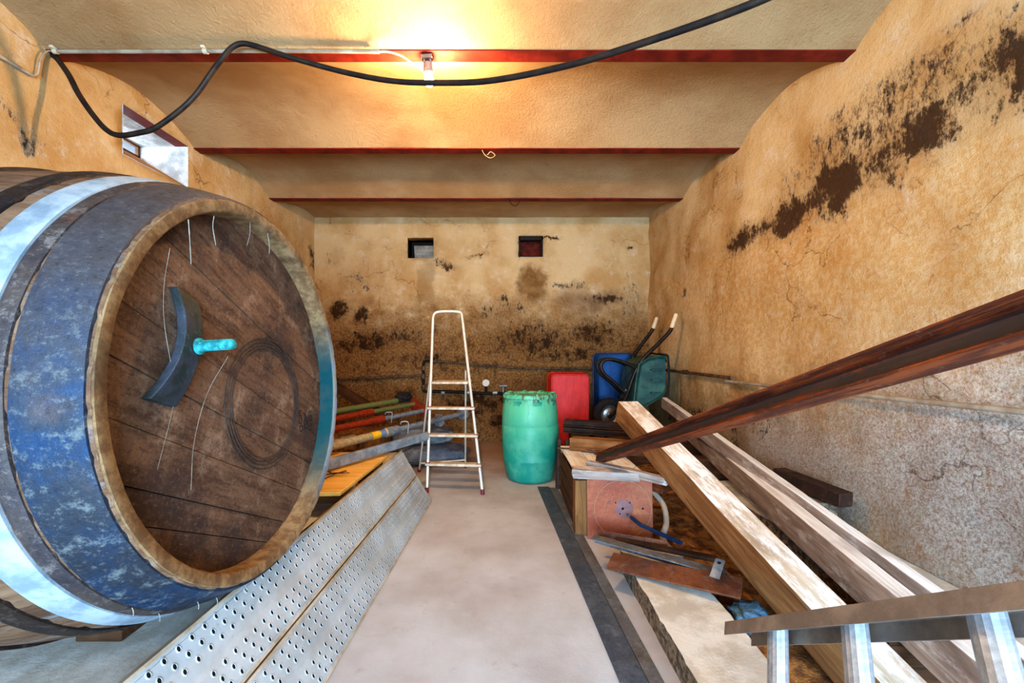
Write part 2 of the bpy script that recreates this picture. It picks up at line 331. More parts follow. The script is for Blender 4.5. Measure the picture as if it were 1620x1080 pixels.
# ------------------------------------------------------------------ mesh helpers
def smooth(me, ang=40):
    for p in me.polygons: p.use_smooth = True
    try: me.set_sharp_from_angle(angle=math.radians(ang))
    except Exception: pass

def link(name, bm, mats, parent=None, mw=None, ang=40, bev=0.):
    """bmesh -> ONE linked mesh object"""
    bmesh.ops.recalc_face_normals(bm, faces=bm.faces)
    me = bpy.data.meshes.new(name); bm.to_mesh(me); bm.free()
    if not isinstance(mats, (list, tuple)): mats = [mats]
    for m in mats: me.materials.append(M[m] if isinstance(m, str) else m)
    smooth(me, ang)
    o = bpy.data.objects.new(name, me); COL.objects.link(o)
    if mw is not None: o.matrix_world = mw
    if bev:
        b = o.modifiers.new('edge', 'BEVEL'); b.width = bev; b.segments = 2; b.limit_method = 'ANGLE'; b.angle_limit = math.radians(35)
    if parent is not None:
        o.parent = parent
        o.matrix_parent_inverse = parent.matrix_basis.inverted()
    return o

def tag(o, label=None, cat=None, group=None, kind=None):
    if label: o['label'] = label
    if cat: o['category'] = cat
    if group: o['group'] = group
    if kind: o['kind'] = kind
    return o

def empty(name, loc, label, cat, group=None, rot=None):
    o = bpy.data.objects.new(name, None); COL.objects.link(o)
    m = Matrix.Translation(V(loc))
    if rot is not None: m = m @ rot.to_4x4()
    o.matrix_world = m; o.empty_display_size = .1
    return tag(o, label, cat, group)

def box(bm, c, s, mw=None, mi=0, cuts=0, jit=0):
    r = bmesh.ops.create_cube(bm, size=1, matrix=Matrix.Translation(V(c)) @ Matrix.Diagonal((*s, 1)))
    vs = r['verts']
    if mw: bmesh.ops.transform(bm, matrix=mw, verts=vs)
    for f in {f for v in vs for f in v.link_faces}: f.material_index = mi
    return vs

def grid_box(bm, L, w, h, nx=24, jit=.003, seed=0, taper=0.):
    """timber along +X from 0 to L, y -w/2..w/2, z -h/2..h/2, slightly uneven"""
    rings = []
    prof = [(-.5,-.5),(-.5,0),(-.5,.5),(0,.5),(.5,.5),(.5,0),(.5,-.5),(0,-.5)]
    for i in range(nx+1):
        x = L*i/nx; ring = []
        k = 1-taper*i/nx
        for a, b in prof:
            p = V((x, a*w*k, b*h*k))
            q = noise.noise_vector(V((x*2.2+seed*7.1, a*2+seed, b*2)))*jit*2.2 + noise.noise_vector(V((x*11+seed, a*5, b*5+seed)))*jit*.8
            p += V((q.x*(1 if 0 < i < nx else 2), q.y, q.z)); ring.append(bm.verts.new(p))
        rings.append(ring)
    for i in range(nx):
        for j in range(8):
            bm.faces.new((rings[i][j], rings[i][(j+1) % 8], rings[i+1][(j+1) % 8], rings[i+1][j]))
    bm.faces.new(rings[0][::-1]); bm.faces.new(rings[-1])

def frame(p0, p1, up=(0,0,1), roll=0.):
    """matrix: origin p0, local X towards p1, local Z ~ up"""
    p0 = V(p0); x = (V(p1)-p0).normalized(); u = V(up)
    y = u.cross(x).normalized(); z = x.cross(y)
    m = Matrix((x, y, z)).transposed() @ Matrix.Rotation(roll, 3, 'X')
    return Matrix.Translation(p0) @ m.to_4x4()

def timber(name, p0, p1, w, h, mat, roll=0., jit=.003, seed=1, parent=None, bev=.004, anchor=(0,0), up=(0,0,1), taper=0.):
    L = (V(p1)-V(p0)).length
    mw = frame(p0, p1, up, roll) @ Matrix.Translation((0, anchor[0]*w, anchor[1]*h))
    bm = bmesh.new(); grid_box(bm, L, w, h, max(6, int(L*12)), jit, seed, taper)
    return link(name, bm, mat, parent, mw, 50, bev)

def catmull(P, n=10):
    P = [V(p) for p in P]; Q = [P[0]*2-P[1]]+P+[P[-1]*2-P[-2]]; out = []
    for i in range(1, len(Q)-2):
        a, b, c, d = Q[i-1:i+3]
        for k in range(n):
            t = k/n
            out.append(.5*((2*b)+(c-a)*t+(2*a-5*b+4*c-d)*t*t+(3*b-a-3*c+d)*t**3))
    out.append(P[-1]); return out

def resample(P, step):
    out = [P[0]]; acc = 0.
    for a, b in zip(P, P[1:]):
        L = (b-a).length; 
        if L == 0: continue
        t = step-acc
        while t <= L: out.append(a+(b-a)*(t/L)); t += step
        acc = L-(t-step)
    out.append(P[-1]); return out

def tube(bm, P, r, seg=10, cap=True, mi=0, closed=False):
    """r: radius or function(i)"""
    P = [V(p) for p in P]; rings = []; prev = None
    for i, p in enumerate(P):
        a = P[i-1] if i > 0 else (P[-1] if closed else P[0]); b = P[(i+1) % len(P)] if (i < len(P)-1 or closed) else P[-1]
        t = (b-a).normalized()
        if prev is None:
            prev = t.orthogonal().normalized()
        prev = (prev-t*prev.dot(t)).normalized(); q = t.cross(prev)
        rr = r(i) if callable(r) else r
        rings.append([bm.verts.new(p+prev*rr*math.cos(2*math.pi*k/seg)+q*rr*math.sin(2*math.pi*k/seg)) for k in range(seg)])
    N = len(rings); fs = []
    for i in range(N if closed else N-1):
        A, B = rings[i], rings[(i+1) % N]
        for k in range(seg): fs.append(bm.faces.new((A[k], A[(k+1) % seg], B[(k+1) % seg], B[k])))
    if cap and not closed: fs.append(bm.faces.new(rings[0][::-1])); fs.append(bm.faces.new(rings[-1]))
    for f in fs: f.material_index = mi

def lathe(bm, prof, seg=48, axis='Z', mi=0, closed=False, a0=0):
    """prof: list of (radius, height)"""
    rings = []
    for r, h in prof:
        ring = []
        for k in range(seg):
            a = 2*math.pi*k/seg+a0; c, s = r*math.cos(a), r*math.sin(a)
            ring.append(bm.verts.new((c, s, h) if axis == 'Z' else (h, c, s)))
        rings.append(ring)
    n = len(rings); fs = []
    for i in range(n if closed else n-1):
        A, B = rings[i], rings[(i+1) % n]
        for k in range(seg): fs.append(bm.faces.new((A[k], A[(k+1) % seg], B[(k+1) % seg], B[k])))
    if not closed:
        if prof[0][0] > 1e-4: fs.append(bm.faces.new(rings[0][::-1]))
        if prof[-1][0] > 1e-4: fs.append(bm.faces.new(rings[-1]))
    for f in fs: f.material_index = mi
    if prof[0][0] <= 1e-4 or prof[-1][0] <= 1e-4: bmesh.ops.remove_doubles(bm, verts=bm.verts, dist=1e-5)

def extrude_prof(bm, prof, L, mi=0, nx=1):
    """closed (y,z) outline swept along +X from 0 to L"""
    rings = [[bm.verts.new((L*i/nx, y, z)) for y, z in prof] for i in range(nx+1)]
    n = len(prof)
    for i in range(nx):
        for j in range(n): bm.faces.new((rings[i][j], rings[i][(j+1) % n], rings[i+1][(j+1) % n], rings[i+1][j])).material_index = mi
    bm.faces.new(rings[0][::-1]).material_index = mi; bm.faces.new(rings[-1]).material_index = mi

def tubeobj(name, P, r, mat, parent=None, seg=10, closed=False, label=None, cat=None, group=None, kind=None):
    bm = bmesh.new(); tube(bm, P, r, seg, closed=closed); o = link(name, bm, mat, parent, None, 60)
    return tag(o, label, cat, group, kind)

# ------------------------------------------------------------------ the room
XL, XR, YB, YF = -2.8, 2.13, 6.17, -2.4
ZB = 3.15; BEAMS = [2.60+1.222*k for k in range(-4, 4)]          # steel ceiling beams, flange undersides at 3.15 m
def wall_grid(name, axis, pos, a0, a1, z0, z1, hole=None, mat=None, amp=.02, step=.09, out=1, thick=.28):
    """a rough wall sheet with real thickness; hole = list of (a0,a1,z0,z1)"""
    hole = hole or []
    def lines(lo, hi, cuts):
        L = [lo]; pts = sorted(set([lo, hi]+cuts))
        for p, q in zip(pts, pts[1:]):
            n = max(1, round((q-p)/step)); L += [p+(q-p)*k/n for k in range(1, n+1)]
        return L
    A = lines(a0, a1, [h[i] for h in hole for i in (0,1)]); Z = lines(z0, z1, [h[i] for h in hole for i in (2,3)])
    bm = bmesh.new(); g = {}
    for i, a in enumerate(A):
        for j, z in enumerate(Z):
            edge = min([1.]+[max(0., max(h[0]-a, a-h[1], h[2]-z, z-h[3]))/.15 for h in hole])
            q = (noise.noise(V((a*1.1, z*1.1, pos)))*amp*1.3+noise.noise(V((a*4, z*4, pos+5)))*amp*.5)*min(1, edge)
            d = pos+out*(abs(q))
            g[i,j] = bm.verts.new((d, a, z) if axis == 'X' else (a, d, z))
    for i in range(len(A)-1):
        for j in range(len(Z)-1):
            ca, cz = (A[i]+A[i+1])/2, (Z[j]+Z[j+1])/2
            if any(h[0] < ca < h[1] and h[2] < cz < h[3] for h in hole): continue
            bm.faces.new((g[i,j], g[i+1,j], g[i+1,j+1], g[i,j+1]))
    # thickness
    r = bmesh.ops.extrude_face_region(bm, geom=list(bm.faces))
    off = V((out*thick, 0, 0)) if axis == 'X' else V((0, out*thick, 0))
    for v in [x for x in r['geom'] if isinstance(x, bmesh.types.BMVert)]: 
        v.co += off
    o = link(name, bm, mat, ang=180); tag(o, kind='structure'); return o

NL = (3.06, 3.70, 2.76, 3.13)                       # niche in the left wall (Y0,Y1,Z0,Z1)
NB1 = (-1.42, -1.04, 2.70, 3.0); NB2 = (.22, .58, 2.72, 3.03)
wall_grid('wall_left', 'X', XL, YF, YB+.2, -.05, 3.45, [NL], 'wall_left', .015, out=-1)
wall_grid('wall_right', 'X', XR, YF, YB+.2, -.05, 3.45, None, 'wall_right', .05, out=1)
wall_grid('wall_back', 'Y', YB, XL-.2, XR+.2, -.05, 3.45, [NB1, NB2], 'wall_back', .02, out=1)
wall_grid('wall_front', 'Y', YF, XL-.2, XR+.2, -.05, 3.45, [(-1.3, 1.7, -.05, 2.45)], 'wall_left', .015, step=.2, out=-1)

bm = bmesh.new()
bmesh.ops.create_grid(bm, x_segments=60, y_segments=100, size=.5, matrix=Matrix.Translation(((XL+XR)/2, (YB+YF)/2, 0)) @ Matrix.Diagonal((XR-XL+.6, YB-YF+.6, 1, 1)))
r = bmesh.ops.extrude_face_region(bm, geom=list(bm.faces))
for v in [x for x in r['geom'] if isinstance(x, bmesh.types.BMVert)]: v.co.z -= .12
tag(link('floor', bm, 'floor', ang=60), kind='structure')

# shallow vaults between the beams
bm = bmesh.new(); xs = [XL-.15+(XR-XL+.3)*i/40 for i in range(41)]
cols = []
ys = []
for a, b in zip(BEAMS, BEAMS[1:]):
    a2, b2 = a+.05, b-.05
    ys.append((a2-.0005, ZB+.006))
    for k in range(0, 17):
        t = k/16; ys.append((a2+(b2-a2)*t, ZB+.004+.15*4*t*(1-t)))
    ys.append((b2+.0005, ZB+.006)); ys.append((b2+.05, ZB+.012))
a = BEAMS[-1]+.05
# the last bay dies into the back wall
ys = [y for y in ys if y[0] < BEAMS[-2]+.06]
a2 = BEAMS[-2]+.05
for k in range(0, 15):
    t = k/14; ys.append((a2+(YB+.1-a2)*t, ZB+.004+.16*math.sin(t*math.pi*.66)))
for y, z in ys:
    cols.append([bm.verts.new((x, y, z+.006*noise.noise(V((x*1.5, y*1.5, 3))))) for x in xs])
for A, B in zip(cols, cols[1:]):
    for i in range(40): bm.faces.new((A[i], A[i+1], B[i+1], B[i]))
r = bmesh.ops.extrude_face_region(bm, geom=list(bm.faces))
for v in [x for x in r['geom'] if isinstance(x, bmesh.types.BMVert)]: v.co.z += .15
o = link('ceiling', bm, 'ceiling', ang=30); tag(o, kind='structure')
for i, yb in enumerate(BEAMS[1:-1]):
    bm = bmesh.new(); extrude_prof(bm, [(-.05,0),(.05,0),(.05,.012),(.004,.014),(.004,.1),(-.004,.1),(-.004,.014),(-.05,.012)], XR-XL+.1)
    o = link('ceiling_beam', bm, 'beam_red', mw=Matrix.Translation((XL-.05, yb, ZB-.004)))
    tag(o, ['red painted steel beam in the vault behind the viewer', 'red painted steel beam in the vault just above the viewer', 'red painted steel beam across the vault directly over the viewer', 'thick red ceiling beam carrying the light bulb and grey conduit', 'second red ceiling beam, next one behind the light bulb', 'thin red ceiling beam nearest the back wall'][i], 'beam', 'red steel beams across the vaulted ceiling')

# niches: window opening at left, two vents in the back wall
def niche(name, faces, mats, extra):
    bm = bmesh.new()
    for f, mi in faces: bm.faces.new([bm.verts.new(p) for p in f]).material_index = mi
    o = link(name, bm, mats, ang=20); tag(o, kind='structure')
    return o
y0, y1, z0, z1 = NL; D = .42; xi = XL-D; y0 += .004; y1 -= .004; z1 -= .004; zb = 3.02
win = niche('window_1', [([(XL+.004,y0,z1),(XL+.004,y1,z1),(XL-.11,y1,z1),(XL-.11,y0,z1)],2),([(XL-.11,y0,z1),(XL-.11,y1,z1),(xi,y1,z1),(xi,y0,z1)],0),
    ([(XL+.004,y0,z0+.002),(XL+.004,y1,z0+.002),(xi,y1,zb),(xi,y0,zb)],1),
    ([(XL+.004,y1,z0+.002),(XL+.004,y1,z1),(xi,y1,z1),(xi,y1,zb)],0),
    ([(XL+.004,y0,z0+.002),(XL+.004,y0,z1),(xi,y0,z1),(xi,y0,zb)],0)], ['plaster_reveal','ochre_sill','beam_red'], None)
bm = bmesh.new()
for c, s in (((xi-.015,(y0+y1)/2,zb+.008),(.03,y1-y0,.016)),((xi-.015,(y0+y1)/2,z1-.008),(.03,y1-y0,.016)),((xi-.015,y0+.01,(zb+z1)/2),(.03,.02,z1-zb)),((xi-.015,y1-.01,(zb+z1)/2),(.03,.02,z1-zb))): box(bm, c, s)
link('window_frame', bm, 'darkwood', win, bev=.002)
bm = bmesh.new(); box(bm, (xi-.018,(y0+y1)/2,(zb+z1)/2),(.004,y1-y0-.02,z1-zb-.012)); link('pane', bm, 'glass', win)
for nm, (x0,x1,z0,z1), mats, k in (('window_2', NB1, ['wall_back','hole'], 0), ('window_3', NB2, ['wall_back','brick_red'], 1)):
    yi = YB+.26
    w = niche(nm, [([(x0,YB,z1),(x1,YB,z1),(x1,yi,z1),(x0,yi,z1)],0),([(x0,YB,z0),(x1,YB,z0),(x1,yi,z0+.02),(x0,yi,z0+.02)],0),
        ([(x0,YB,z0),(x0,YB,z1),(x0,yi,z1),(x0,yi,z0+.02)],0),([(x1,YB,z0),(x1,YB,z1),(x1,yi,z1),(x1,yi,z0+.02)],0),([(x0,yi,z0),(x1,yi,z0),(x1,yi,z1),(x0,yi,z1)],1)], mats, None)
    bm = bmesh.new()
    if k == 0:
        for q in range(5): box(bm, ((x0+x1)/2+.03, yi-.05-.012*q, z0+.02+.045*q),(x1-x0-.06,.006,.05), mi=0)
        link('vent_flap', bm, 'louver', w, bev=.001)
    else:
        for c, s in (((x0+.012,YB+.05,(z0+z1)/2),(.024,.07,z1-z0)),((x1-.012,YB+.05,(z0+z1)/2),(.024,.07,z1-z0)),(((x0+x1)/2,YB+.05,z1-.03),(x1-x0,.07,.06)),(((x0+x1)/2,YB+.05,z0+.01),(x1-x0,.07,.02))): box(bm, c, s)
        link('window_frame', bm, 'pipe_black', w, bev=.004)

# plastered bench along the left wall, ledge at the foot of the right wall, ochre rubble
def rough_block(name, x0, x1, y0, y1, z1, mats, amp=.012, step=.06, z0=-.02, side=1, kind=None, tl=0.):
    nx = max(3, int((x1-x0)/step)); ny = max(3, int((y1-y0)/step)); nz = max(2, int((z1-z0)/.04))
    bm = bmesh.new(); bmesh.ops.create_cube(bm, size=1)
    bmesh.ops.subdivide_edges(bm, edges=[e for e in bm.edges if abs((e.verts[0].co-e.verts[1].co).x) > .5], cuts=nx, use_grid_fill=True)
    bmesh.ops.subdivide_edges(bm, edges=[e for e in bm.edges if abs((e.verts[0].co-e.verts[1].co).y) > .5], cuts=ny, use_grid_fill=True)
    bmesh.ops.subdivide_edges(bm, edges=[e for e in bm.edges if abs((e.verts[0].co-e.verts[1].co).z) > .5], cuts=nz, use_grid_fill=True)
    for v in bm.verts:
        c = v.co; p = V((x0+(c.x+.5)*(x1-x0), y0+(c.y+.5)*(y1-y0), z0+(c.z+.5)*(z1-z0)))
        q = noise.noise_vector(p*9)*amp+noise.noise_vector(p*25)*amp*.6
        if c.z > .49: q.z *= .25
        v.co = p+q*(1 if c.z > -.4 else .3)
    bm.normal_update()
    for f in bm.faces: f.material_index = 0 if f.normal.z > .7 else side
    o = link(name, bm, mats, ang=50)
    if kind: tag(o, kind=kind)
    return o
rough_block('trim_1', XL+.02, -1.0, -.6, 4.2, .30, ['slab','slab'], .006, .12, side=0, kind='structure')
rough_block('trim_2', 1.74, XR+.0, -.3, 3.6, .2, ['slab','slab_rough'], .012, .1, kind='structure')
sl = rough_block('concrete_kerb', .70, 1.03, .75, 2.52, .11, ['slab','slab_rough'], .012, .035, z0=.0)
tag(sl, 'long pale concrete kerb with a broken rough side beside the steel floor strips', 'kerb')
bm = bmesh.new()
bmesh.ops.create_grid(bm, x_segments=26, y_segments=90, size=.5, matrix=Matrix.Translation((1.40, 2.9, .0)) @ Matrix.Diagonal((.74, 4.6, 1, 1)))
for v in bm.verts:
    p = v.co.copy(); e = min(1, (p.x-1.03)/.12, (p.y-.6)/.2, (5.2-p.y)/.2)
    v.co.z = max(-.01, .012+.05*abs(noise.noise(p*4))*max(e,0)+.03*abs(noise.noise(p*16))*max(e,0)) if e > 0 else -.01
o = link('rubble', bm, 'rubble', ang=180); tag(o, 'loose ochre rubble and sand under the long timbers', 'rubble', kind='stuff')

# ------------------------------------------------------------------ wine cask
R0 = .70
axis_n = V((math.cos(.062), 0, math.sin(.062)))
CM = Matrix.Translation((-.949, 1.66, 1.167)) @ Matrix((axis_n, V((0,1,0)), axis_n.cross(V((0,1,0))))).transposed().to_4x4()
cask = bpy.data.objects.new('wine_cask', None); COL.objects.link(cask); cask.matrix_world = CM
tag(cask, 'huge old oak wine cask with blackened hoops and one white hoop lying on its side', 'barrel')
ML, BG = .85, .17
def rs(s): return R0*(1+BG*(1-((ML-s)/ML)**2))
S = [0, .03]+[.03+k*(2*ML-.06)/40 for k in range(1, 40)]+[2*ML-.03, 2*ML]
NS = 40; SEG = NS*6
bm = bmesh.new(); rings = []
for s in S:
    ring = []
    for k in range(SEG):
        a = 2*math.pi*k/SEG; kk = k % 6; st = k//6
        r = rs(s)-(.004 if kk == 0 else 0)+.0035*noise.noise(V((st*3.3, s*2, 0)))
        ring.append(bm.verts.new((-s*R0, r*math.cos(a), r*math.sin(a))))
    rings.append(ring)
for A, B in zip(rings, rings[1:]):
    for k in range(SEG): bm.faces.new((A[k], A[(k+1) % SEG], B[(k+1) % SEG], B[k]))
link('stave_body', bm, 'stave', cask, CM, 50)
TH = .042; RC = .072
for end in (0, 1):
    bm = bmesh.new()
    prof = [(R0+.0005, -.002), (R0-.004, .004), (R0-TH+.006, .003), (R0-TH, -.004), (R0-TH-.004, -RC), (R0-TH-.004, -RC-.03), (R0-.002, -RC-.03)]
    rings = []
    for r, h in prof:
        ring = []
        for k in range(SEG):
            a = 2*math.pi*k/SEG; e = (.0025 if k % 6 == 0 else 0)
            st = noise.noise(V((k//6*5.1, 2, end)))*.003
            ring.append(bm.verts.new((h-e+(st if h > -.01 else 0), (r-(.002 if k % 6 == 0 else 0))*math.cos(a), (r-(.002 if k % 6 == 0 else 0))*math.sin(a))))
        rings.append(ring)
    for A, B in zip(rings, rings[1:]):
        for k in range(SEG): bm.faces.new((A[k], A[(k+1) % SEG], B[(k+1) % SEG], B[k]))
    m2 = CM if end == 0 else CM @ Matrix.Translation((-2*ML*R0, 0, 0)) @ Matrix.Rotation(math.pi, 4, 'Z')
    link('chime', bm, 'chime', cask, m2, 50)
    # head: parallel boards
    hm = m2 @ Matrix.Translation((-RC, 0, 0)) @ Matrix.Rotation(math.radians(-28), 4, 'X')
    bm = bmesh.new(); RH = R0-TH+.004
    offs = [-RH, -.54, -.45, -.30, -.15, .0, .13, .27, .41, .54, RH]
    for i, (a, b) in enumerate(zip(offs, offs[1:])):
        a1, b1 = a+.0015, b-.0015; n = 28
        dz = random.uniform(-.0025, .0025); top = []; bot = []
        for k in range(n+1):
            z = a1+(b1-a1)*k/n; h = math.sqrt(max(1e-6, RH*RH-z*z))
            top.append((h, z)); bot.append((-h, z))
        poly = bot+top[::-1]
        # board as a quad strip across z
        f1 = []; 
        prevv = None
        for k in range(n+1):
            z = bot[k][1]; row = [bm.verts.new((dz, bot[k][0]+(top[k][0]-bot[k][0])*q/10, z)) for q in range(11)]
            if prevv:
                for q in range(10): bm.faces.new((prevv[q], prevv[q+1], row[q+1], row[q]))
            prevv = row
            f1.append(row)
        for row, s_ in ((f1[0], 1), (f1[-1], -1)):
            low = [bm.verts.new(v.co+V((-.02, 0, 0))) for v in row]
            for q in range(10): bm.faces.new((row[q], row[q+1], low[q+1], low[q]))
    # local wood grain runs along the boards: rotate so X is the board direction
    rot = Matrix.Rotation(math.radians(90), 4, 'Z')
    bmesh.ops.transform(bm, matrix=rot.inverted(), verts=bm.verts)
    head = link('cask_head', bm, 'head', cask, hm @ rot, 30)
    bm = bmesh.new(); lathe(bm, [(0,-.012),(RH,-.012)], 64, 'X'); link('head_backing', bm, 'hole', cask, m2 @ Matrix.Translation((-RC, 0, 0)), 30)
    if end == 0: HEAD = head
hoops = [(.012,.185,'hoop_daylit',.008),(.198,.246,'hoop_brown',.007),(.252,.35,'hoop_white',.009),(.42,.50,'hoop_dark',.008),(.80,.90,'hoop_dark',.012),(1.2,1.28,'hoop_brown',.008),(1.35,1.45,'hoop_brown',.008),(1.51,1.69,'hoop_daylit',.008)]
for i, (s0, s1, m, th) in enumerate(hoops):
    bm = bmesh.new(); n = 8; prof = []
    for k in range(n+1):
        s = s0+(s1-s0)*k/n; prof.append((rs(s)+th-(.002 if k in (0,n) else 0), -s*R0))
    for k in range(n, -1, -1):
        s = s0+(s1-s0)*k/n; prof.append((rs(s)-.004, -s*R0))
    rings = []
    for r, h in prof:
        rings.append([bm.verts.new((h+.004*noise.noise(V((math.cos(2*math.pi*k/160)*2, math.sin(2*math.pi*k/160)*2, i*3))), (r+.0025*noise.noise(V((k*.2, h*20, i))))*math.cos(2*math.pi*k/160), r*math.sin(2*math.pi*k/160))) for k in range(160)])
    for a in range(len(rings)):
        A, B = rings[a], rings[(a+1) % len(rings)]
        for k in range(160): bm.faces.new((A[k], A[(k+1) % 160], B[(k+1) % 160], B[k]))
    h = link('hoop', bm, m, cask, CM, 50)
    if m == 'hoop_white': h['label'] = 'white galvanised hoop'
# carved rings, bracket, bolt, stamp on the visible head (local: x out, y depth, z up)
hx = -RC
bm = bmesh.new()
for rr in (.272, .257, .243, .230):
    n = 96; tube(bm, [(hx+.0015, .13+rr*math.cos(2*math.pi*k/n), -.075+rr*math.sin(2*math.pi*k/n)*1.02) for k in range(n)], .0022, 6, closed=True)
link('carved_rings', bm, 'carve', cask, CM)
br = empty('cask_bracket', CM @ V((hx, -.33, .16)), None, None)
br.name = 'door_bracket'
br.parent = cask; br.matrix_parent_inverse = cask.matrix_basis.inverted()
# arched bracket: ends on the head, middle stands off
dirv = V((0, .34, .94)).normalized(); wv = V((0, .94, -.34)).normalized()
bm = bmesh.new(); n = 16; rows = []
for k in range(n+1):
    t = k/n*2-1; c = V((hx, -.362, .150))+dirv*t*.178-wv*.02*t*t
    lift = .036*(1-t*t)+.004; w = .044+.012*t*t; th = .028
    rows.append([bm.verts.new(c+V((lift,0,0))-wv*w), bm.verts.new(c+V((lift+th,0,0))-wv*w*.96), bm.verts.new(c+V((lift+th*.7,0,0))+wv*w*.96), bm.verts.new(c+V((lift,0,0))+wv*w)])
for A, B in zip(rows, rows[1:]):
    for q in range(4): bm.faces.new((A[q], A[(q+1) % 4], B[(q+1) % 4], B[q]))
bm.faces.new(rows[0][::-1]); bm.faces.new(rows[-1])
o = link('bracket_arm', bm, 'bracket', None, CM, 40, .003); o.parent = br; o.matrix_parent_inverse = br.matrix_world.inverted()
bm = bmesh.new(); lathe(bm, [(.0,.0),(.026,.0),(.027,.012),(.019,.016),(.018,.11),(.014,.118),(0,.12)], 20, 'X')
for v in bm.verts: v.co += noise.noise_vector(v.co*60)*.0025
o = link('bolt', bm, 'verdigris', None, CM @ Matrix.Translation((hx+.055, -.335, .155)), 50); o['label'] = 'turquoise corroded bolt'
o.parent = br; o.matrix_parent_inverse = br.matrix_world.inverted()
# stamped lettering and crest, burnt into the head sideways
def text_part(name, body, size, mw, mat, parent, ext=.0006):
    c = bpy.data.curves.new(name, 'FONT'); c.body = body; c.size = size; c.extrude = ext; c.align_x = 'CENTER'; c.align_y = 'CENTER'
    t = bpy.data.objects.new(name, c); COL.objects.link(t); bpy.context.view_layer.update()
    me = bpy.data.meshes.new_from_object(t); bpy.data.objects.remove(t); bpy.data.curves.remove(c)
    o = bpy.data.objects.new(name, me); me.materials.append(M[mat]); COL.objects.link(o); o.matrix_world = mw
    o.parent = parent; o.matrix_parent_inverse = parent.matrix_basis.inverted(); return o
# text plane: normal +x, reading upwards (text X -> +z, text Y -> -y)
tm = lambda y, z: CM @ Matrix.Translation((hx+.004, y, z)) @ Matrix(((0,0,1),(0,-1,0),(1,0,0))).transposed().transposed().to_4x4() if False else CM @ Matrix.Translation((hx+.004, y, z)) @ Matrix(((0,0,1,0),(0,-1,0,0),(1,0,0,0),(0,0,0,1)))
text_part('stamp_text', 'OOM', .046, tm(.405, -.20), 'ink', cask)
text_part('stamp_text', '10251', .046, tm(.505, -.215), 'ink', cask)
bm = bmesh.new()
for k in range(5): box(bm, (hx+.004, .455+(k-2)*.009, -.20+.01*((k*3) % 4-1.5)), (.0015,.004,.045-.006*abs(k-2)))
tube(bm, [(hx+.004, .455+.018*math.cos(a*.4), -.235+.012*math.sin(a*.4)) for a in range(16)], .0018, 5, closed=True)
link('stamp_crest', bm, 'ink', cask, CM)
# dust webs hanging from the rim
bm = bmesh.new()
def strand(P, r=.0005): tube(bm, catmull(P, 6), lambda i: r*(1+.8*noise.noise(V((i*.7, r*1e4, 0)))), 5)
strand([(.0,-.44,.44),(-.02,-.445,.33),(-.03,-.44,.22),(-.03,-.42,.06),(-.05,-.40,-.02),(-.06,-.46,-.2)])
strand([(.0,-.24,.60),(-.003,-.245,.56),(.0,-.24,.50)], .0012)
strand([(.0,-.36,.55),(-.003,-.355,.5),(.0,-.36,.41)], .0013)
strand([(-.02,.12,.655),(-.02,.13,.6),(-.02,.125,.56)], .0012)
strand([(-.02,.0,.655),(-.03,.01,.61),(-.05,.02,.57)], .0009)
strand([(hx+.09,-.24,.12),(hx+.04,-.28,.0),(hx+.01,-.31,-.15),(hx+.005,-.33,-.3)], .0006)
for k in range(14):
    a = random.uniform(-2.6, -.6)
    p = V((random.uniform(-.16,.0), 0, 0)); r = rs(-p.x/R0)+.01
    q = V((p.x, r*math.cos(a+.2), r*math.sin(a+.2))); strand([q, q+V((.003,0,-.012)), q+V((0,.002,-.025))], .0011)
link('cobwebs', bm, 'cobweb', cask, CM)['kind'] = 'stuff'
# wedges carrying the cask on the bench
for i, (x, y, s) in enumerate(((-1.40, 1.50, 1), (-1.40, 1.86, -1), (-1.95, 1.50, 1), (-1.95, 1.86, -1))):
    bm = bmesh.new(); w = .08
    vs = [(-w,-.06,0),(w,-.06,0),(w,.06,0),(-w,.06,0),(-w,-.06,.04),(w,-.06,.04),(w,.06,.012),(-w,.06,.012)]
    vv = [bm.verts.new(p) for p in vs]
    for f in ((0,3,2,1),(4,5,6,7),(0,1,5,4),(2,3,7,6),(1,2,6,5),(0,4,7,3)): bm.faces.new([vv[k] for k in f])
    o = link('wooden_wedge', bm, 'darkwood', None, Matrix.Translation((x, y, .302)) @ Matrix.Rotation(0 if s > 0 else math.pi, 4, 'Z'), 30, .004)
    tag(o, 'dark wooden wedge chocking the big wine cask on the bench', 'wedge', 'wedges under the wine cask')

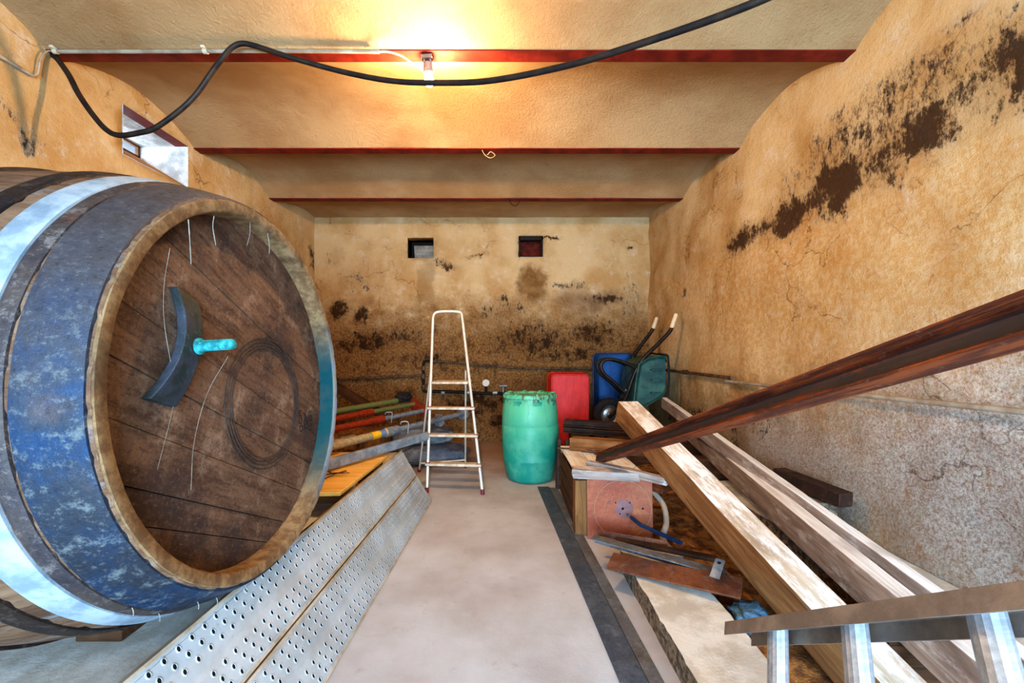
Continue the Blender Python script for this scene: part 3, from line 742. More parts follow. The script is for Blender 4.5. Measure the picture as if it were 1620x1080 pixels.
# ------------------------------------------------------------------ perforated scaffold decks
ax = V((.035, 1, 0)).normalized(); ac = V((-.266, 0, .443)).normalized(); an = ax.cross(ac).normalized()
if an.x < 0: an = -an
ac = an.cross(ax).normalized() if an.cross(ax).z > 0 else -an.cross(ax).normalized()
def deck(name, p0, L, label, shift):
    # p0 = lower near corner; local X along the length, Y across (up the slope), Z out of the face
    mw = Matrix.Translation(p0) @ Matrix((ax, ac, ax.cross(ac))).transposed().to_4x4()
    sgn = 1 if ax.cross(ac).x > 0 else -1
    W = .255; t = empty(name, p0, label, 'scaffold deck', 'perforated steel scaffold decks', mw.to_3x3())
    bm = bmesh.new()
    # sheet with shallow longitudinal ribs
    pts = [(0,0),(.012,0),(.014,-.0035),(.02,-.0035),(.022,0),(W/2-.012,0),(W/2-.006,-.002),(W/2+.006,-.002),(W/2+.012,0),(W-.022,0),(W-.02,-.0035),(W-.014,-.0035),(W-.012,0),(W,0)]
    outl = [(y, z*1) for y, z in pts]+[(y, z-.002) for y, z in pts[::-1]]
    extrude_prof(bm, [(y, z*sgn) for y, z in outl], L, 0, 1)
    g = .051; k = 0; n = int((L-.1)/g)
    for row, y in enumerate((.030, .062, .094, W-.094, W-.062, W-.030)):
        for i in range(n):
            x = .05+g*i+(g/3)*((row*2) % 3)+random.uniform(-.001,.001)
            # raised crescent lip and dark hole
            cs = [(math.cos(q*math.pi/5), math.sin(q*math.pi/5)) for q in range(10)]
            ri, ro, hgt = .0085, .0125, .0022
            I = [bm.verts.new((x+ri*c*.8, y+ri*s, hgt*sgn)) for c, s in cs]; O = [bm.verts.new((x+ro*c*.85, y+ro*s, .0002*sgn)) for c, s in cs]; H = [bm.verts.new((x+ri*c*.75, y+ri*s*.95, .0006*sgn)) for c, s in cs]
            for q in range(10):
                bm.faces.new((O[q], O[(q+1) % 10], I[(q+1) % 10], I[q])); bm.faces.new((I[q], I[(q+1) % 10], H[(q+1) % 10], H[q]))
            bm.faces.new(H).material_index = 1
    me_o = link('perforated_sheet', bm, ['deck', 'hole'], t, mw, 30)
    for side, y in (('a', 0), ('b', W)):
        bm = bmesh.new(); s = 1 if side == 'a' else -1
        extrude_prof(bm, [(y, .001*sgn), (y+s*.010, .001*sgn), (y+s*.010, -.048*sgn), (y+s*.022, -.048*sgn), (y+s*.022, -.052*sgn), (y, -.052*sgn)], L, 0, 1)
        link('side_rail', bm, 'deck_edge', t, mw, 30)
    for x in (.002, L-.006):
        bm = bmesh.new(); box(bm, (x+.002, W/2, -.025*sgn), (.006, W-.03, .04)); link('end_plate', bm, 'deck_edge', t, mw, 30)
    return t
Ld = 3.05; far = V((-.63, 3.65, .004)); near = far-ax*Ld
deck('scaffold_deck', near+an*.001, Ld, 'lower of two perforated steel scaffold decks, its edge on the open floor', 0)
deck('scaffold_deck', near+ac*.262, Ld, 'upper of two perforated steel scaffold decks, leaning against the bench under the wine cask', 0)

# ------------------------------------------------------------------ shuttering board, twigs, props and sacks at left
bd = empty('shuttering_board', (-1.3, 3.0, .30), 'yellow shuttering board on battens beside the upper scaffold deck', 'board')
bm = bmesh.new()
vs = [(-1.0,2.55),(-.965,3.5),(-1.75,3.6),(-1.8,2.5)]
lo = [bm.verts.new((x,y,.425)) for x, y in vs]; hi = [bm.verts.new((x,y,.45)) for x, y in vs]
bm.faces.new(lo[::-1]); bm.faces.new(hi)
for k in range(4): bm.faces.new((lo[k], lo[(k+1) % 4], hi[(k+1) % 4], hi[k]))
link('board_panel', bm, 'yellowboard', bd, None, 30, .003)
for y in (2.8, 3.35): timber('batten', (-1.7, y, .362), (-.985, y, .362), .07, .123, 'oldwood', parent=bd, seed=int(y*10))
bm = bmesh.new()
for a, b in (((-1.3,2.82,.456),(-1.08,2.92,.462)),((-1.25,2.88,.457),(-1.1,2.86,.475)),((-1.34,2.92,.456),(-1.2,2.9,.470)),((-1.2,2.8,.456),(-1.12,2.97,.46))): tube(bm, catmull([a, (V(a)+V(b))/2+V((0,.01,.006)), b], 4), .004, 6)
tag(link('dry_twigs', bm, 'darkwood'), 'few dry dark twigs lying on the yellow shuttering board', 'twigs')

def along(p, q, t): return V(p)+(V(q)-V(p))*t
def prop_tube(t, name, p0, p1, a, b, r, mat, seg=16):
    bm = bmesh.new(); tube(bm, [along(p0,p1,a+(b-a)*k/6) for k in range(7)], r, seg); return link(name, bm, mat, t, None, 60)
def plate(t, p, d, size, mat, th=.008):
    m = frame(p, V(p)+V(d)); bm = bmesh.new(); s = size/2
    pr = [(-s,-s*.5),(-s*.5,-s),(s*.5,-s),(s,-s*.5),(s,s*.5),(s*.5,s),(-s*.5,s),(-s,s*.5)]
    extrude_prof(bm, pr, th)
    return link('base_plate', bm, mat, t, m, 30)
def prop(label, p0, p1, r, split, outer, inner, plate_mat, name='steel_prop', sticker=False, holes=True, pin=True, grp='adjustable steel props on the pile'):
    t = empty(name, p0, label, 'steel prop', grp); d = (V(p1)-V(p0)).normalized(); L = (V(p1)-V(p0)).length
    prop_tube(t, 'outer_tube', p0, p1, 0, split, r, outer)
    prop_tube(t, 'inner_tube', p0, p1, split-.02, 1, r*.78, inner)
    bm = bmesh.new(); tube(bm, [along(p0,p1,split-.045), along(p0,p1,split+.012)], r*1.28, 16); link('collar', bm, 'galv' if outer != 'orange_paint' else 'orange_paint', t, None, 40)
    plate(t, p1, d, .15, plate_mat)
    plate(t, V(p0)-d*.008, d, .14, plate_mat)
    side = d.cross(V((0,0,1))).normalized(); upv = side.cross(d)
    if holes:
        bm = bmesh.new(); k = split+.07
        while k < .97:
            c = along(p0,p1,k)+(side*.55+upv*.83).normalized()*r*.775; nn = (side*.55+upv*.83).normalized()
            hb = bmesh.new(); tube(hb, [c, c+nn*.0018], .006, 8); link('pin_hole', hb, 'hole', t, None, 40); k += .1/L
        bm.free()
    if pin:
        c = along(p0,p1,split+.03); bm = bmesh.new()
        tube(bm, catmull([c+upv*r*1.2-side*.01, c+upv*(r*1.9), c+upv*(r*1.8)+side*.05+d*.04, c+side*(r*1.7)+d*.03, c+side*r*1.8-upv*.045+d*.02], 6), .006, 8)
        link('locking_pin', bm, 'galv', t, None, 60)
    if sticker:
        for a, b, m in ((.62,.655,'sticker'),(.655,.68,'sticker_blue'),(.68,.705,'sticker')):
            bm = bmesh.new(); tube(bm, [along(p0,p1,a*split), along(p0,p1,b*split)] if False else [along(p0,p1,split-(.73-a)*1.0), along(p0,p1,split-(.73-b)*1.0)], r+.001, 16); link('sticker', bm, m, t, None, 40)
    return t
P4a, P4b = V((-1.92,2.62,.505)), V((-.50,5.10,.56))
prop('grey steel prop with yellow stickers, front one of the pile, its plate behind the stepladder', P4a, P4b, .036, .60, 'beige_tube', 'galv', 'galv', sticker=True)
prop('bare galvanised steel prop lying under the sticker-marked prop', V((-1.95,3.0,.49)), V((-.78,5.02,.49)), .033, .45, 'galv', 'galv', 'galv', pin=False)
prop('orange-red steel prop with a looped wire pin, nearer of the two orange ones', V((-2.2,3.05,.545)), V((-.98,5.05,.60)), .033, .72, 'orange_paint', 'galv', 'orange_paint')
prop('shorter orange-red steel prop between the green tube and the nearer orange prop', V((-2.3,3.2,.60)), V((-1.12,5.2,.665)), .031, .70, 'orange_paint', 'olive_paint', 'orange_paint', pin=False, holes=False)
t = empty('green_tube', (-2.4,3.4,.68), 'green painted steel tube lying on top at the back of the prop pile', 'tube')
prop_tube(t, 'tube_body', (-2.35,3.35,.66), (-1.28,5.1,.72), 0, 1, .03, 'olive_paint'); prop_tube(t, 'tube_socket', (-1.30,5.07,.719), (-1.19,5.25,.725), 0, 1, .036, 'cloth_dark')
bm = bmesh.new(); w, h, th = .038, .07, .004
o = timber('square_tube', (-1.62,2.35,.492), (-.72,3.93,.52), .04, .075, 'galv', seed=3, jit=.0004, bev=.006)
tag(o, 'flat rectangular galvanised tube lying in front of the steel props', 'tube')
o = timber('leaning_board', (-2.7,5.45,1.16), (-1.62,5.72,.42), .04, .13, 'darkwood', seed=5); tag(o, 'dark board leaning in the back left corner behind the wine cask', 'board')
# rag, sacks
def blobmesh(name, c, s, mat, seed, amp=.12, label='', cat='', flat=0, group=None):
    bm = bmesh.new(); bmesh.ops.create_icosphere(bm, subdivisions=5, radius=1)
    for v in bm.verts:
        d = v.co.normalized(); p = V((math.copysign(abs(d.x)**.6, d.x), math.copysign(abs(d.y)**.6, d.y), math.copysign(abs(d.z)**.75, d.z)))
        n = 1+amp*noise.noise(d*2.2+V((seed,0,0)))+amp*.5*abs(noise.noise(d*6+V((0,seed,0))))+amp*.25*noise.noise(d*14)
        p = V((p.x*s[0]*n, p.y*s[1]*n, p.z*s[2]*n)); p.z = max(p.z, -s[2]*.9)
        v.co = p
    o = link(name, bm, mat, None, Matrix.Translation(c), 180); tag(o, label, cat, group); return o
blobmesh('cement_sack', (-.86,4.98,.10), (.42,.26,.11), 'sack', 3, label='flattened grey sack lying on the floor behind the stepladder', cat='sack')
blobmesh('cement_sack', (-.98,5.10,.305), (.36,.24,.10), 'sack', 8, label='upper grey sack lying under the ends of the steel props', cat='sack')
blobmesh('rag', (-1.24,5.17,.765), (.085,.09,.045), 'cloth_dark', 5, .3, 'dark crumpled rag on the end of the green tube', 'rag')
blobmesh('sand_heap', (-2.05,5.3,.14), (.55,.5,.17), 'rubble', 15, .15, 'low heap of ochre sand in the back left corner under the props', 'sand heap')
o = timber('support_block', (-1.45,4.75,.0), (-1.45,4.75,.42), .22, .5, 'oldwood', seed=8, up=(0,1,0)); tag(o, 'upright wooden block under the middle of the prop pile', 'block')

# ------------------------------------------------------------------ stepladder
sl = empty('stepladder', (-.5,4.2,0), 'cream aluminium stepladder with narrow hoop top standing open near the back wall', 'stepladder')
fl, fr = V((-.715,3.88,.012)), V((-.195,3.83,.012)); tl, tr = V((-.728,4.29,1.66)), V((-.425,4.27,1.66))
hoop = [fl, along(fl,tl,.5), tl, V((-.715,4.30,1.70)), V((-.68,4.305,1.722)), V((-.575,4.305,1.728)), V((-.47,4.30,1.722)), V((-.435,4.29,1.70)), tr, along(fr,tr,.5), fr]
pts = [along(fl,tl,k/8) for k in range(8)]+catmull(hoop[2:9], 5)+[along(tr,fr,k/8) for k in range(1, 9)]
bm = bmesh.new(); tube(bm, pts, .0145, 8); link('stile_frame', bm, 'ladder_alu', sl, None, 60)
def lerpx(t): return along(fl,tl,t), along(fr,tr,t)
for z in (.242, .504, .757):
    a, b = lerpx(z/1.66); bm = bmesh.new(); m = frame(a-V((.02,0,0)), b+V((.02,0,0))); L = (b-a).length+.04
    extrude_prof(bm, [(-.03,-.012),(.05,-.012),(.05,.012),(-.03,.012)], L)
    link('step', bm, 'step', sl, m @ Matrix.Translation((0,.0,0)), 30, .003)
    for p in (a, b):
        bm = bmesh.new(); box(bm, p+V((0,-.012,0)), (.045,.02,.035)); link('step_bracket', bm, 'ladder_cap', sl, None, 30, .004)
a, b = lerpx(1.0/1.66); bm = bmesh.new(); extrude_prof(bm, [(-.04,-.01),(.23,-.01),(.23,.014),(-.04,.014)], (b-a).length-.03)
link('platform', bm, 'step', sl, frame(a+V((.015,0,0)), b), 30, .004)
for f, tp, ft in ((V((-.925,4.56,.012)), V((-.735,4.2,1.12)), 0), (V((-.435,4.72,.012)), V((-.385,4.22,1.12)), 1)):
    bm = bmesh.new(); tube(bm, [along(tp,f,k/4) for k in range(5)], .011, 8); link('rear_leg', bm, 'ladder_alu', sl, None, 60)
    bm = bmesh.new(); tube(bm, [f+V((0,0,-.012)), f+V((0,0,.03))], .016, 10); link('foot_cap', bm, 'ladder_cap', sl)
for f in (fl, fr): bm = bmesh.new(); tube(bm, [f+V((0,0,-.012)), f+V((0,.006,.035))], .018, 10); link('foot_cap', bm, 'ladder_cap', sl)
bm = bmesh.new(); tube(bm, [along(V((-.925,4.56,.0)),V((-.735,4.2,1.12)),.09), along(V((-.435,4.72,.0)),V((-.385,4.22,1.12)),.09)], .008, 8); link('rear_brace', bm, 'ladder_alu', sl)

# ------------------------------------------------------------------ green drum
dr = empty('plastic_drum', (.272,4.34,0), 'tall green plastic drum with a ridged screw lid standing on the floor', 'drum')
bm = bmesh.new()
prof = [(0,.0),(.20,.0),(.232,.012),(.245,.04),(.262,.12),(.280,.22),(.2815,.228),(.279,.234),(.290,.36),(.296,.48),(.2945,.56),(.291,.565),(.293,.572),(.286,.68),(.276,.77),(.268,.80),(.262,.825),(.262,.84),(.0,.84)]
lathe(bm, prof, 64)
for v in bm.verts:
    n = noise.noise(v.co*3.3)*.008; l = V((v.co.x, v.co.y, 0))
    if l.length > .05: v.co += l.normalized()*n
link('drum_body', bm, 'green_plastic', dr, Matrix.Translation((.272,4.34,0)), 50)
bm = bmesh.new(); lathe(bm, [(0,.862),(.18,.862),(.19,.852),(.215,.852),(.225,.88),(.262,.884),(.272,.878),(.276,.862),(.276,.845),(.270,.838),(.25,.836)], 64)
for k in range(24):
    a = 2*math.pi*k/24; box(bm, (0,0,0), (.012,.022,.03), Matrix.Translation((.272*math.cos(a),.272*math.sin(a),.856)) @ Matrix.Rotation(a,4,'Z'))
for k in range(8):
    a = 2*math.pi*k/8+.2; box(bm, (0,0,0), (.05,.03,.012), Matrix.Translation((.243*math.cos(a),.243*math.sin(a),.887)) @ Matrix.Rotation(a,4,'Z'))
link('drum_lid', bm, 'green_plastic', dr, Matrix.Translation((.272,4.34,0)), 40)
for k in range(8):
    a = 2*math.pi*k/8-1.35; bm = bmesh.new()
    P = [(-.05,0),(.05,0),(.033,-.075),(-.033,-.075)]
    vs = [bm.verts.new((.0,y,z)) for y, z in P]; vo = [bm.verts.new((.016,y*.85,z*.95+ (0 if z == 0 else .0))) for y, z in P]
    bm.faces.new(vo)
    for q in range(4): bm.faces.new((vs[q], vs[(q+1) % 4], vo[(q+1) % 4], vo[q]))
    link('moulded_lug', bm, 'green_plastic', dr, Matrix.Translation((.272,4.34,0)) @ Matrix.Rotation(a,4,'Z') @ Matrix.Translation((.263,0,.818)) @ Matrix.Rotation(.12,4,'Y'), 30, .004)

# ------------------------------------------------------------------ tubs standing on end
def tub(name, x0, x1, z0, z1, yb, depth, mat, label, ribs=False, lean=.03):
    t = empty(name, ((x0+x1)/2, yb, z0), label, 'tub')
    W, H = x1-x0, z1-z0
    def rr(w, h, r, n=5):
        o = []
        for cx, cz, a0 in ((w/2-r,h/2-r,0),(-w/2+r,h/2-r,90),(-w/2+r,-h/2+r,180),(w/2-r,-h/2+r,270)):
            for k in range(n+1):
                a = math.radians(a0+90*k/n); o.append((cx+r*math.cos(a), cz+r*math.sin(a)))
        return o
    # open side against the wall (+Y), closed bottom facing the room (-Y)
    bm = bmesh.new(); secs = [(0,.90,.05),(.012,.925,.055),(depth*.5,.955,.06),(depth-.02,.975,.065),(depth-.018,1.0,.07),(depth,1.0,.07)]
    rings = [[bm.verts.new((x, y, z)) for x, z in rr(W*k, H*(1-(1-k)*W/H), r)] for y, k, r in secs]
    inner = [[bm.verts.new((x, y, z)) for x, z in rr(W*k, H*(1-(1-k)*W/H), r)] for y, k, r in ((depth,.965,.06),(.012,.88,.05))]
    seq = rings+inner
    for A, B in zip(seq, seq[1:]):
        n = len(A)
        for k in range(n): bm.faces.new((A[k], A[(k+1) % n], B[(k+1) % n], B[k]))
    bm.faces.new(rings[0]); bm.faces.new(inner[-1])
    mw = Matrix.Translation(((x0+x1)/2, yb, (z0+z1)/2)) @ Matrix.Rotation(-lean, 4, 'X')
    link('tub_shell', bm, mat, t, mw, 40)
    bm = bmesh.new(); o = rr(W*.86, H*.93, .04); tube(bm, [(x, -.001, z) for x, z in o], .006, 6, closed=True); 
    if ribs:
        for q in (-.2, 0, .2): box(bm, (q*W, -.003, 0), (.012,.008,H*.7))
    link('moulded_rib', bm, mat, t, mw, 50)
    return t
tub('plastic_tub', .575, 1.10, .012, 1.055, 5.25, .30, 'red_plastic', 'bright red plastic tub standing on end behind the green drum')
tub('plastic_tub', 1.27, 1.86, .335, 1.31, 5.68, .28, 'blue_plastic', 'blue plastic tub standing on end behind the wheelbarrow', True)

# pile of blocks carrying tub and wheelbarrow
for i, (x, y, L) in enumerate(((1.2,4.86,.85),(1.2,5.14,.85),(1.2,5.42,.85),(1.2,5.72,.85),(1.2,5.98,.85))):
    for k in range(2):
        o = timber('sleeper_block', (x-.06*k, y, .083+.165*k), (x+L, y, .083+.165*k), .22, .163, 'darkwood', seed=i*2+k)
        tag(o, 'short dark timber block stacked under the wheelbarrow and blue tub', 'timber block', 'blocks under the wheelbarrow')

# ------------------------------------------------------------------ wheelbarrow standing on its nose
wb = empty('wheelbarrow', (1.30,5.15,.335), 'upended wheelbarrow with green tray, cream grips and single wheel leaning in the corner', 'wheelbarrow')
def handle(pts, y):
    P = catmull([V((x, yy, z)) for x, yy, z in pts], 8); bm = bmesh.new(); tube(bm, P, .019, 12); return link('handle_tube', bm, 'barrow_tube', wb, None, 60)
def X2(px, py, d): return at(px, py, d)
near_pts = [X2(963,660,5.06), X2(975,650,5.0), X2(990,628,4.95), X2(1003,592,4.92), X2(1018,567,4.9), X2(1040,545,4.9), X2(1058,526,4.9), X2(1063,517,4.9)]
far_pts = [X2(963,657,5.24), X2(974,645,5.32), X2(985,622,5.38), X2(992,592,5.4), X2(1000,567,5.42), X2(1015,545,5.44), X2(1028,528,5.45), X2(1034,518,5.45)]
for P, g in ((near_pts, (X2(1062,519,4.9), X2(1070,496,4.9))), (far_pts, (X2(1033,520,5.45), X2(1039,502,5.45)))):
    bm = bmesh.new(); tube(bm, catmull(P, 8), .023, 12); link('handle_tube', bm, 'barrow_tube', wb, None, 60)
    bm = bmesh.new(); tube(bm, [g[0], along(g[0],g[1],.1), along(g[0],g[1],.9), g[1]], lambda i: (.022,.026,.024,.018)[i], 14); link('grip', bm, 'grip', wb, None, 60)
# legs: loops standing off to the left
for d, dx in ((4.95, 0), (5.36, 6)):
    P = [X2(1006-dx,582,d), X2(985-dx,572,d), X2(962-dx,568,d), X2(951-dx,576,d), X2(955-dx,590,d), X2(970-dx,603,d), X2(984-dx,616,d), X2(990-dx,622,d)]
    bm = bmesh.new(); tube(bm, catmull(P, 6), .02, 10); link('leg_loop', bm, 'barrow_tube', wb, None, 60)
for q in ((1003,590),(990,617)):
    bm = bmesh.new(); tube(bm, [X2(q[0],q[1],4.93), X2(q[0]-10,q[1],5.39)], .014, 10); link('cross_brace', bm, 'barrow_tube', wb, None, 60)
# tray: floor towards the tubes (left), open side to the wall (right)
bt = [X2(1004,640,4.92), X2(1008,571,4.90)]      # bottom edge of the tray in side view
rt = [X2(1040,652,4.92), X2(1054,566,4.90)]      # rim
bm = bmesh.new(); Yn, Yf = 4.86, 5.46
prof = []
side = [(1.515,.69),(1.62,.655),(1.74,.72),(1.865,.80),(1.90,.90),(1.905,1.20),(1.89,1.262),(1.80,1.265),(1.68,1.235),(1.58,1.17),(1.545,.98)]
inset = lambda y, k: y
outer = [(x, z) for x, z in side]
def sect(y, k):
    cx, cz = 1.9, .98
    return [bm.verts.new((cx+(x-cx)*(1 if x > 1.85 else k), y, cz+(z-cz)*k)) for x, z in outer]
secs = [sect(Yn+.05, .88), sect(Yn, 1.), sect(Yn+.01, 1.02), sect((Yn+Yf)/2, 1.03), sect(Yf-.01, 1.02), sect(Yf, 1.), sect(Yf-.05, .88)]
n = len(outer)
for A, B in zip(secs, secs[1:]):
    for k in range(n):
        if 4 <= k <= 4: continue          # the open side
        bm.faces.new((A[k], A[(k+1) % n], B[(k+1) % n], B[k]))
bm.faces.new(secs[0]); bm.faces.new(secs[-1][::-1])
link('tray', bm, 'tray', wb, None, 30, .012)
for z in (.83,.98,1.10):
    bm = bmesh.new(); box(bm, (1.79,Yn+.03,z), (.13,.07,.018)); link('tray_rib', bm, 'tray', wb, None, 30, .006)
bm = bmesh.new(); tube(bm, catmull([(1.91,Yn,.80),(1.925,Yn,1.0),(1.915,Yn,1.23),(1.90,Yn,1.27),(1.86,Yn,1.28),(1.90,(Yn+Yf)/2,1.285),(1.90,Yf,1.27),(1.925,Yf,1.0),(1.91,Yf,.80)], 6), .013, 8); link('tray_rim', bm, 'rubber', wb, None, 60)
# wheel
wc = V((1.30,5.15,.54)); WM = Matrix.Translation(wc) @ Matrix.Rotation(math.radians(90), 4, 'X') @ Matrix.Rotation(.12, 4, 'Y')
bm = bmesh.new(); lathe(bm, [(.115,-.03),(.15,-.042),(.185,-.036),(.20,-.015),(.202,0),(.20,.015),(.185,.036),(.15,.042),(.115,.03)], 48, closed=True)
for k in range(40):
    a = 2*math.pi*k/40; box(bm, (0,0,0), (.006,.012,.05), Matrix.Rotation(a,4,'Z') @ Matrix.Translation((.2015,0,0)))
link('tyre', bm, 'rubber', wb, WM, 50)
bm = bmesh.new(); lathe(bm, [(0,.05),(.022,.05),(.024,.03),(.05,.034),(.085,.018),(.1,.028),(.12,.03),(.122,.02),(.122,-.02),(.12,-.03),(.085,-.02),(.05,-.034),(.022,-.05),(0,-.05)], 40); link('wheel_rim', bm, 'rim', wb, WM, 35)
bm = bmesh.new(); tube(bm, [wc+V((0,-.13,0)), wc+V((0,.13,0))], .011, 10); link('axle', bm, 'barrow_tube', wb)

# ------------------------------------------------------------------ long timbers on the right
def prism4(name, TLn, TLf, rdir, w, h, mat_top, mat_side, label, cat, seed, jit=.0022, group=None):
    """timber given by its top-left edge (near -> far), width towards rdir, height down"""
    TLn, TLf = V(TLn), V(TLf); x = (TLf-TLn).normalized(); r = V(rdir); r = (r-x*r.dot(x)).normalized(); u = r.cross(x); 
    if u.z < 0: u = -u
    c = TLn+r*w/2-u*h/2
    L = (TLf-TLn).length
    mw = Matrix.Translation(c) @ Matrix((x, r, u) if x.cross(r).dot(u) > 0 else (x, -r, u)).transposed().to_4x4()
    bm = bmesh.new(); grid_box(bm, L, w, h, int(L*14), jit, seed); bm.normal_update()
    bmesh.ops.recalc_face_normals(bm, faces=bm.faces)
    for f in bm.faces: f.material_index = 0 if f.normal.z > .6 else 1
    o = link(name, bm, [mat_top, mat_side], None, mw, 50, .006); tag(o, label, cat, group); return o
# beam 1: top-left edge through the fitted line
d1 = V((-.157,1,.346)); q1 = V((1.08,2.55,.595))
prism4('long_timber', q1+d1*(-1.2), q1+d1*.885, (1,0,-.05), .17, .182, 'freshwood', 'oldwood', 'thick squared timber beam, nearest of the long timbers, far end raised', 'timber', 3)
d2 = V((.165,1,.053)); q2 = V((1.595*1.08,3*1.08,1.3-(1.3-.554)*1.08))
prism4('long_timber', q2+d2*(-2.55), q2+d2*1.55, (1,0,.08), .08, .172, 'palewood', 'greywood', 'grey weathered plank on edge just right of the thick timber beam', 'timber', 9)
prism4('long_timber', V((1.575,1.2,.365)), V((1.85,4.9,.78)), (1,0,0), .06, .12, 'palewood', 'greywood', 'brown-sided plank along the right wall, rightmost of the long timbers', 'timber', 14)
# supports for the timbers
for i, (x0,x1,y,z,h,lab) in enumerate(((1.44,1.72,1.62,.0,.27,'short dark bearer under the near ends of the long timbers'),(1.66,2.08,3.75,.0,.36,'short dark bearer under the middle of the weathered plank'),(1.72,2.1,4.5,.0,.36,'short dark bearer under the far ends of the wall-side timbers'))):
    o = timber('timber_bearer', (x0+.0,y,z+h/2+.0), (x1,y,z+h/2), .14, h, 'darkwood', seed=20+i); tag(o, lab, 'bearer')
# ------------------------------------------------------------------ pile in the middle right: crate, posts, steels
cr = empty('wooden_crate', (.76,3.45,0), 'low crate of rough planks with a pale top holding up the rusty steel beam end', 'crate')
timber('corner_post', (.555,3.03,.0), (.555,3.03,.395), .09, .12, 'oldwood', parent=cr, seed=31, up=(0,1,0))
timber('corner_post', (.99,3.06,.0), (.99,3.06,.395), .07, .07, 'darkwood', parent=cr, seed=32, up=(0,1,0))
timber('corner_post', (.575,3.92,.0), (.575,3.92,.395), .08, .08, 'oldwood', parent=cr, seed=33, up=(0,1,0))
timber('corner_post', (.99,3.92,.0), (.99,3.92,.395), .08, .08, 'oldwood', parent=cr, seed=34, up=(0,1,0))
for i, (x0, x1) in enumerate(((.53,.68),(.69,.86),(.87,1.03))): timber('top_board', ((x0+x1)/2,2.99,.407), ((x0+x1)/2+.01,3.96,.407), x1-x0, .025, 'palewood', parent=cr, seed=40+i)
for i, z in enumerate((.08,.2,.32)): timber('side_board', (.525,3.1,z), (.535,3.9,z), .02, .10, 'darkwood', parent=cr, seed=50+i)
for i, x in enumerate((.605,.64,.675)): 
    o = timber('thin_batten', (x,2.955,.003), (x+.004,3.0-.02,.39), .024, .03, ('darkwood','greywood','oldwood')[i], seed=55+i, up=(0,1,0)); tag(o, ('dark thin batten standing left of the rusty plate, outermost','grey thin batten standing in the middle of three left of the rusty plate','brown thin batten standing tight against the rusty plate')[i], 'batten')
# rusty plate leaning on the crate
pl = empty('rusty_plate', (.81,2.93,0), 'square rust-red steel plate with a scribed circle leaning on the crate', 'plate')
pm = Matrix.Translation((.815,2.915,.003)) @ Matrix.Rotation(-.06, 4, 'X')
bm = bmesh.new(); extrude_prof(bm, [(0,0),(.008,0),(.008,.405),(0,.405)], .46)
bmesh.ops.translate(bm, vec=(-.23,0,0), verts=bm.verts); link('plate_sheet', bm, 'rust_pink', pl, pm, 30, .001)
bm = bmesh.new(); tube(bm, [(.02+.20*math.cos(math.radians(a)),-.0012,.20+.20*math.sin(math.radians(a))) for a in range(0,360,6)], .0016, 5, closed=True); link('scribed_circle', bm, 'beige_tube', pl, pm)
bm = bmesh.new()
for x, z, r in ((.02,.205,.009),(-.03,.245,.005),(.07,.245,.005),(.0,.17,.005),(.05,.165,.005),(.16,.205,.007),(.02,.03,.006)): tube(bm, [(x,-.0015,z),(x,-.0005,z)], r, 10)
link('bolt_holes', bm, 'hole', pl, pm)
bm = bmesh.new(); lathe(bm, [(0,0),(.062,0),(.065,-.002),(.0,-.002)], 30); link('hub_mark', bm, 'hubmark', pl, pm @ Matrix.Translation((.03,-.0008,.205)) @ Matrix.Rotation(math.pi/2,4,'X'))
# planks on the crate front
o = timber('plank_offcut', (.49,2.99,.448), (.93,2.90,.448), .10, .055, 'greywood', seed=61, jit=.006); tag(o, 'grey weathered plank offcut lying along the front of the crate top', 'plank')
o = timber('plank_offcut', (.64,3.16,.465), (1.09,2.74,.452), .06, .055, 'greywood', seed=62, jit=.006); tag(o, 'narrow plank offcut jutting right past the rusty plate, its end lit pale', 'plank')
o = timber('timber_offcut', (.62,3.80,.478), (1.25,3.45,.50), .11, .11, 'oldwood', seed=63); tag(o, 'short brown squared timber lying across the back of the crate', 'timber')
o = timber('white_splint', (.68,3.30,.43), (.98,3.12,.44), .07, .016, 'palewood', seed=64, jit=.006); tag(o, 'pale split board scrap under the tip of the rusty steel beam', 'board')
o = timber('dark_board', (.95,3.42,.30), (1.22,3.06,.30), .20, .03, 'rust', seed=66); tag(o, 'rust-brown sheet scrap right of the crate under the thick timber', 'sheet')
tubeobj('thin_rod', [(.50,3.86,.42),(.62,3.75,.44),(.83,3.62,.45)], .006, 'pipe', label='thin bent iron rod poking out left of the crate beside the green drum', cat='rod')
for i, x in enumerate((.53,.60)):
    o = timber('steel_post', (x-.015,4.0-.03*i,.003), (x+.005,4.03-.03*i,.47), .035, .05, 'rust_dark', seed=70+i, jit=.001, up=(0,1,0)); tag(o, ('dark rusty steel bar standing closest to the green drum','dark rusty steel bar standing against the crate corner')[i], 'steel bar')
